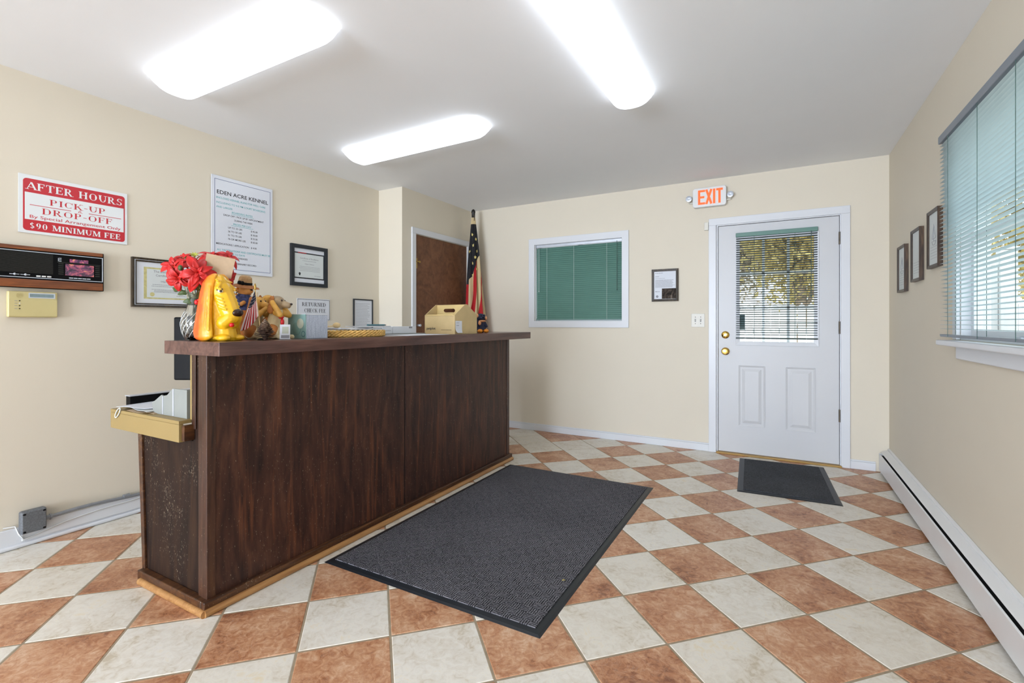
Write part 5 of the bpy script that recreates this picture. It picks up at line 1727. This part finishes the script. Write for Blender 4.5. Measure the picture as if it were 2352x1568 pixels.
# white boxes and loose sheets further along
sheet_thing('paper_sheet', 'white sheet lying flat on the counter beside the kraft box', 'paper', -1.935, 2.28, 2, .21, .40, CT + .0005, .002, M_['paper'])
sheet_thing('clipboard', 'thin brown clipboard lying on the counter in front of the white cartons', 'clipboard', -2.115, 2.30, 0, .14, .40, CT + .0008, .007, M_['organizer'])
mb = MB(); mb.box(-2.180, -2.100, 2.16, 2.245, CT + .0085, CT + .050)
t = thing('white_carton', 'small white paper carton with its end flap towards the wicker tray', 'carton', (-2.14, 2.2, CT + .0085), group='white cartons on the clipboard')
build('carton_body', mb, M_['paper'], t, bevel=.001)
mb = MB(); mb.box(-2.176, -2.104, 2.1585, 2.16, CT + .026, CT + .028); mb.box(-2.100, -2.0988, 2.17, 2.23, CT + .026, CT + .028)
build('flap_line', mb, M_['ink_grey'], t)
t = thing('white_carton', 'longer plain white carton just left of the kraft box', 'carton', (-2.14, 2.35, CT + .0085), group='white cartons on the clipboard')
mb = MB(); mb.box(-2.182, -2.102, 2.250, 2.465, CT + .0085, CT + .052)
build('carton_body', mb, M_['paper'], t, bevel=.001)
mb = MB(); mb.box(-2.1015, -2.1008, 2.40, 2.43, CT + .040, CT + .051)
build('flap_tab', mb, M_['ink_grey'], t)

# kraft gable carrier
t = thing('kraft_carrier', 'open kraft card carrier box with handle hole and a white note', 'box', (-1.985, 2.70, CT))
X0, X1, Y0, Y1 = -2.110, -1.858, 2.570, 2.835
ym = (Y0 + Y1) / 2; th = .003; zw, zp = CT + .127, CT + .202
for (x0, x1, nm) in ((X0, X0 + th, 'gable_end'), (X1 - th, X1, 'gable_end')):
    mb = MB(); mb.prism([(Y0, CT + .001), (Y1, CT + .001), (Y1, zw + .004), (ym + .01, zp), (ym - .012, zp), (Y0, zw)], x0, x1, ax='x')
    build(nm, mb, M_['kraft'], t)
mb = MB(); mb.box(X0 + th, X1 - th, Y0, Y0 + th, CT + .001, zw - .002)
build('front_wall', mb, M_['kraft'], t)
mb = MB(); mb.box(X0 + th, X1 - th, Y1 - th, Y1, CT + .001, zw)
build('back_wall', mb, M_['kraft_in'], t)
mb = MB(); mb.box(X0 + th, X1 - th, Y0 + th, Y1 - th, CT + .001, CT + .004)
build('bottom', mb, M_['kraft_in'], t)
mb = MB()
hx0, hx1, hz0, hz1 = -2.049, -1.951, CT + .1485, CT + .1735
n_arc = 8
slot = []
hr = (hz1 - hz0) / 2
for (cx, g0) in ((hx1 - hr, -90), (hx0 + hr, 90)):
    for k in range(n_arc + 1):
        g = math.radians(g0 + 180 * k / n_arc)
        slot.append((cx + hr * math.cos(g), (hz0 + hz1) / 2 + hr * math.sin(g)))
def on_edge(p):
    # the same direction carried out to the panel's rectangle
    cx, cz = (hx0 + hx1) / 2, (hz0 + hz1) / 2
    dx, dz = p[0] - cx, p[1] - cz
    bx0, bx1, bz0, bz1 = X0 + th, X1 - th, CT + .004, zp - .001
    q = min(((bx1 - cx) / dx if dx > 1e-6 else (bx0 - cx) / dx if dx < -1e-6 else 1e9), ((bz1 - cz) / dz if dz > 1e-6 else (bz0 - cz) / dz if dz < -1e-6 else 1e9))
    return (cx + dx * q, cz + dz * q)
outer_ = []
bx0, bx1, bz0, bz1 = X0 + th, X1 - th, CT + .004, zp - .001
for p in slot: outer_.append(on_edge(p))
# pull the nearest outline points into the four corners
for cpt in ((bx0, bz0), (bx1, bz0), (bx1, bz1), (bx0, bz1)):
    kbest = min(range(len(outer_)), key=lambda q: (outer_[q][0] - cpt[0]) ** 2 + (outer_[q][1] - cpt[1]) ** 2)
    outer_[kbest] = cpt
fi = [[mb.v((p[0], y, p[1])) for p in slot] for y in (ym - .0015, ym + .0015)]
fo = [[mb.v((p[0], y, p[1])) for p in outer_] for y in (ym - .0015, ym + .0015)]
m = len(slot)
for k in range(m):
    n = (k + 1) % m
    mb.f([fo[0][k], fo[0][n], fi[0][n], fi[0][k]]); mb.f([fo[1][k], fi[1][k], fi[1][n], fo[1][n]])
    mb.f([fi[0][k], fi[0][n], fi[1][n], fi[1][k]]); mb.f([fo[0][k], fo[1][k], fo[1][n], fo[0][n]])
build('handle_panel', mb, M_['kraft_in'], t)
mb = MB(); mb.prism([(X0 + th, zw - .004), (X1 - th, zw - .004), (X1 - .02, zw + .004), (X0 + .02, zw + .004)], Y0 - .004, Y0 + .001, ax='y')
build('folded_lip', mb, M_['kraft_in'], t, bevel=.002)
WF = plane_matrix((0, Y0, 0), (1, 0, 0), (0, 0, 1), (0, -1, 0)); WS = plane_matrix((X1, 0, 0), (0, 1, 0), (0, 0, 1), (1, 0, 0))
mb = MB(WF); sans(mb, 'petplot', X0 + .055, CT + .030, .017, .0006, width=.075, weight=.02)
build('brand_lettering', mb, M_['ink'], t)
rnd = random.Random(4)
mb = MB(WF); scribble(mb, X0 + .14, X0 + .225, CT + .026, .003, .0006, rnd)
build('small_print', mb, M_['frame_brown'], t)
mb = MB(WS)
vs = []
for i in range(9):
    q = i / 8
    z = CT + .088 - .080 * q
    lift = .0006 + .016 * max(0, q - .65) ** 1.4 * 4
    vs.append([mb.v((Y0 + .006 + (.006 if q > .9 else 0), z, lift)), mb.v((Y0 + .080, z, .0006 + lift * .3))])
for i in range(8): mb.f([vs[i][0], vs[i][1], vs[i + 1][1], vs[i + 1][0]])
nt_ = build('note', mb, M_['paper'], t); md = nt_.modifiers.new('thick', 'SOLIDIFY'); md.thickness = .0005
mb = MB(WS); scribble(mb, Y0 + .016, Y0 + .050, CT + .074, .003, .0012, rnd); scribble(mb, Y0 + .016, Y0 + .062, CT + .056, .004, .0012, rnd)
build('handwriting', mb, M_['ink_grey'], nt_)

# navy plush at the far end
t = yaw_thing('plush_toy', 'navy plush dog with orange feet beside the kraft carrier', 'toy', -1.975, 3.060, -28)
mb = MB(); mb.capsule((0, 0, .028), (0, 0, .088), .034, .028, 6); mb.ell((.004, 0, .118), (.034, .036, .030)); mb.ell((.030, 0, .112), (.016, .022, .014))
for s in (-1, 1):
    mb.capsule((.004, s * .03, .085), (.018, s * .042, .050), .013, .012, 5); mb.capsule((.006, s * .02, .03), (.030, s * .026, .018), .020, .016, 4); mb.capsule((-.004, s * .034, .132), (-.006, s * .044, .100), .011, .013, 5)
blob_part('body', mb, M_['navy_plush'], t, .003)
for s in (-1, 1):
    mb = MB(); mb.ell((.044, s * .026, .015), (.022, .021, .0148))
    build('foot', mb, M_['orange'], t, local=True, smooth=180)
mb = MB(); mb.ell((.030, 0, .090), (.016, .030, .008)); mb.ell((.034, -.024, .074), (.010, .012, .016)); mb.ell((.014, -.034, .130), (.012, .010, .014)); mb.ell((.012, .042, .112), (.010, .008, .016))
build('peach_patches', mb, M_['peach'], t, local=True, smooth=180)
mb = MB(); mb.ell((.0465, 0, .116), (.005, .007, .005)); mb.ell((.034, -.012, .130), (.004, .004, .004)); mb.ell((.034, .012, .130), (.004, .004, .004))
build('face_features', mb, M_['black'], t, local=True, smooth=180)

# ------------------------------------------------------------------ tall flag in the far left corner
t = thing('flag_on_pole', 'tall furled stars and stripes flag on a pole in the far left corner', 'flag', (-2.955, 4.472, 0))
P0, P1 = Vector((-2.925, 4.478, 0)), Vector((-2.972, 4.462, 2.385))
mb = MB(); mb.tube([P0 + Vector((0, 0, .03)), P1], .0125, 12)
build('pole', mb, M_['pole'], t, smooth=50)
mb = MB(); mb.lathe([(.11, 0), (.115, .012), (.09, .03), (.03, .05), (.02, .09)], P0, 28)
build('floor_stand', mb, M_['black'], t, smooth=50)
mb = MB(); mb.lathe([(.014, -.05), (.020, -.045), (.020, .0), (.024, .012), (.018, .035), (.004, .046)], P1, 16)
build('finial', mb, M_['frame_edge'], t, smooth=50)
mb = MB(); mb.tube([P1 + Vector((.016, -.012, -.02)), P1 + Vector((.028, -.02, -.05)), P1 + Vector((.022, -.016, -.085)), P1 + Vector((.010, -.008, -.06))], .004, 6)
build('snap_hook', mb, M_['steel'], t, smooth=60)
mb = MB()
NR, NT = 200, 160
ztop, zbot = 2.335, .78
camdir = math.atan2(-P1.y, -P1.x)            # side that faces into the room
rows = []
for i in range(NR + 1):
    q = i / NR
    z = ztop + (zbot - ztop) * q
    c = P0.lerp(P1, z / 2.385)
    R_ = .022 + .102 * q ** .75
    row = []
    for k in range(NT):
        th = 2 * PI * k / NT
        fold = 1 + (.20 + .15 * q) * math.sin(7 * th + 2.2 * q) * min(1, q * 4) + .08 * math.sin(13 * th - 3 * q)
        rr = R_ * fold * .86
        row.append(mb.v((c.x + rr * math.cos(camdir + th), c.y + rr * math.sin(camdir + th), z)))
    rows.append(row)
vals = {'stripe': [], 'canton': [], 'heading': []}
for i in range(NR + 1):
    z = ztop + (zbot - ztop) * i / NR
    for k in range(NT):
        th = 2 * PI * k / NT
        th = th - 2 * PI if th > PI else th     # 0 faces the room, positive = image right
        edge = 1.76 + .17 * math.sin(th)
        vals['stripe'].append((th * 1.05 + (edge - z) * 1.5 + .15) * .62)
        vals['canton'].append(z - edge)
        vals['heading'].append(z - 2.26)
for i in range(NR):
    for k in range(NT):
        n = (k + 1) % NT
        mb.f([rows[i][k], rows[i][n], rows[i + 1][n], rows[i + 1][k]], 0)
# sewn stars on the navy field
rnd = random.Random(21)
for (z, th) in ((2.09, .55), (2.02, -.15), (1.955, .75), (1.95, -.85), (1.885, .15), (1.82, -.45), (1.75, -1.0), (1.755, .30), (1.69, -.30), (2.14, -.5), (2.06, 1.3), (1.87, 1.25), (1.90, -1.6), (1.98, 2.3), (1.83, -2.2), (1.9, 2.9)):
    q = (ztop - z) / (ztop - zbot)
    c = P0.lerp(P1, z / 2.385)
    fold = 1 + (.20 + .15 * q) * math.sin(7 * th + 2.2 * q) * min(1, q * 4) + .08 * math.sin(13 * th - 3 * q)
    rr = (.022 + .102 * q ** .75) * fold * .86 + .0025
    n = Vector((math.cos(camdir + th), math.sin(camdir + th), 0)); tv = Vector((-n.y, n.x, 0))
    cc = Vector((c.x, c.y, z)) + n * rr
    pts = []
    for k in range(10):
        r_ = .021 if k % 2 == 0 else .011
        a = PI / 2 + k * PI / 5 + rnd.uniform(-.1, .1)
        pts.append(cc + tv * (r_ * .8 * math.cos(a)) + Vector((0, 0, r_ * math.sin(a))))
    ce = mb.v(cc + n * .001)
    vs = [mb.v(p) for p in pts]
    for k in range(10): mb.f([ce, vs[k], vs[(k + 1) % 10]], 1)
cloth = build('flag_cloth', mb, [M_['big_flag'], M_['star_gold']], t, smooth=180)
for nm, vv in vals.items():
    at_ = cloth.data.attributes.new(nm, 'FLOAT', 'POINT')
    at_.data.foreach_set('value', vv + [0.0] * (len(cloth.data.vertices) - len(vv)))

# ------------------------------------------------------------------ floor mats
def floor_mat(name, label, x0, x1, y0, y1, rot, border, carpet, group=None):
    cx, cy = (x0 + x1) / 2, (y0 + y1) / 2
    t = thing(name, label, 'floor mat', (cx, cy, 0), rot)
    w, l = (x1 - x0) / 2, (y1 - y0) / 2
    mb = MB()
    o = [(-w, -l), (w, -l), (w, l), (-w, l)]
    e = .012
    v0 = [mb.v((*p, .0004)) for p in o]
    v1 = [mb.v((p[0] - math.copysign(e, p[0]), p[1] - math.copysign(e, p[1]), .0048)) for p in o]
    v2 = [mb.v((p[0] - math.copysign(border, p[0]), p[1] - math.copysign(border, p[1]), .0062)) for p in o]
    for k in range(4):
        n = (k + 1) % 4
        mb.f([v0[k], v0[n], v1[n], v1[k]]); mb.f([v1[k], v1[n], v2[n], v2[k]])
    mb.f(v0[::-1]); mb.f(v2)
    build('rubber_border', mb, M_['rubber'], t, local=True)
    mb = MB(); mb.box(-w + border, w - border, -l + border, l - border, .0058, .0105)
    build('carpet_face', mb, carpet, t, local=True, bevel=.002)
    return t
floor_mat('floor_mat', 'large charcoal carpet mat with black rubber edge on the tiles along the counter', -1.912, -.758, 1.575, 3.410, 0, .036, M_['mat_big'])
floor_mat('floor_mat', 'small dark grey door mat in front of the white front door', -.262, .345, 3.630, 4.540, math.radians(2.5), .038, M_['mat_small'])
# dead leaf scrap on the big mat
mb = MB(); petal(mb, Matrix.Translation((-.835, 1.96, .011)) @ Matrix.Rotation(.8, 4, 'Z'), .018, .006, .2)
o = build('dry_leaf', mb, M_['fol_gold'], smooth=180, origin=(-.835, 1.96, .011))
md = o.modifiers.new('thick', 'SOLIDIFY'); md.thickness = .0006
tag(o, 'tiny dry leaf lying near the right edge of the large mat', 'leaf')

# ================================================================== OUTDOORS, seen through the blinds
mb = MB(); mb.box(-14, 14, YB + TH + .002, 30, -.35, -.15); mb.box(XR + TH + .002, 14, YF - 3, YB + TH + .002, -.35, -.15)
build('ground', mb, M_['bounce_ground'], kind='structure')
t = thing('garden_fence', 'white board garden fence outside beyond the front door', 'fence', (0, 8.2, -.15))
def fence_run(x0, x1, y):
    mb = MB()
    n = int((x1 - x0) / .115)
    for i in range(n):
        x = x0 + i * .115
        mb.prism([(x, -.10), (x + .100, -.10), (x + .100, 1.40), (x + .05, 1.46), (x, 1.40)], y, y + .02, ax='y')
    mb.box(x0, x1, y + .02, y + .06, .15, .24); mb.box(x0, x1, y + .02, y + .06, 1.0, 1.09)
    build('board_panel', mb, M_['fence'], t)
for i in range(4):
    fence_run(-5.0 + i * 2.0, -3.0 + i * 2.0 - .02, 8.2)
for i in range(5):
    mb = MB(); mb.box(-5.06 + i * 2.0, -4.95 + i * 2.0, 8.225, 8.335, -.15, 1.50)
    build('post', mb, M_['fence'], t, bevel=.006)
t = thing('privacy_panel', 'tall white board privacy panel just outside the right-hand window', 'fence panel', (1.3, 5.25, -.15))
mb = MB()
for i in range(6):
    x = .905 + i * .108
    mb.box(x, x + .104, 5.25, 5.275, -.10, 1.62)
mb.box(.905, 1.553, 5.245, 5.28, 1.62, 1.70); mb.box(.905, 1.553, 5.242, 5.25, .10, .22)
build('board_panel', mb, M_['fence'], t)
mb = MB(); mb.box(1.553, 1.655, 5.21, 5.312, -.15, 1.74)
build('post', mb, M_['fence'], t, bevel=.006)
mb = MB(); mb.box(1.543, 1.665, 5.20, 5.322, 1.74, 1.76)
build('post_cap', mb, M_['fence'], t, bevel=.004)
def tree(x, y, h, rad, seed, fol, label):
    t = thing('tree', label, 'tree', (x, y, -.15), group='trees outside the windows')
    r = random.Random(seed)
    mb = MB()
    trunk = [Vector((x + r.uniform(-.05, .05) * i, y + r.uniform(-.05, .05) * i, -.15 + h * .55 * i / 4)) for i in range(5)]
    mb.tube(trunk, [.14, .11, .10, .09, .07], 9)
    tips = []
    for k in range(9):
        a = r.uniform(0, 2 * PI); s = trunk[r.choice((2, 3, 4))]
        e = s + Vector((math.cos(a) * rad * .6, math.sin(a) * rad * .6, r.uniform(.2, .5) * h))
        m = s.lerp(e, .5) + Vector((0, 0, .15))
        mb.tube([s, m, e], [.05, .035, .015], 6); tips += [m, e, s.lerp(e, .75)]
    build('trunk', mb, M_['bark'], t, smooth=60)
    mb = MB()
    for k in range(8000):
        c = r.choice(tips) + Vector((r.gauss(0, rad * .27), r.gauss(0, rad * .27), r.gauss(0, rad * .30)))
        if c.z < .9: c.z = .9 + 1.5 * r.random()
        s = r.uniform(.05, .11)
        u = Vector((r.gauss(0, 1), r.gauss(0, 1), r.gauss(0, 1))).normalized(); w = u.orthogonal().normalized()
        mb.poly([c - u * s, c + w * s * .5, c + u * s, c - w * s * .5])
    build('foliage', mb, fol, t)
for a in ((-2.7, 11.3, 5.0, 1.15, 1, M_['fol_brown'], 'russet tree beyond the fence, left of the front door'), (.45, 12.9, 5.0, 1.3, 2, M_['fol_gold'], 'golden tree straight beyond the front door glass'),
          (-1.4, 17.4, 6.5, 1.7, 7, M_['fol_brown'], 'tall russet tree far beyond the golden one'), (4.4, 12.8, 5.0, 1.5, 4, M_['fol_gold'], 'golden tree seen low through the right-hand blind'),
          (2.9, 20.5, 6.5, 1.7, 8, M_['fol_green'], 'olive tree far behind the golden tree'), (8.4, 12.2, 5.5, 1.4, 5, M_['fol_green'], 'olive tree far off through the right-hand blind'), (-5.6, 13.5, 6, 1.5, 6, M_['fol_green'], 'olive tree beyond the far window')):
    tree(*a)
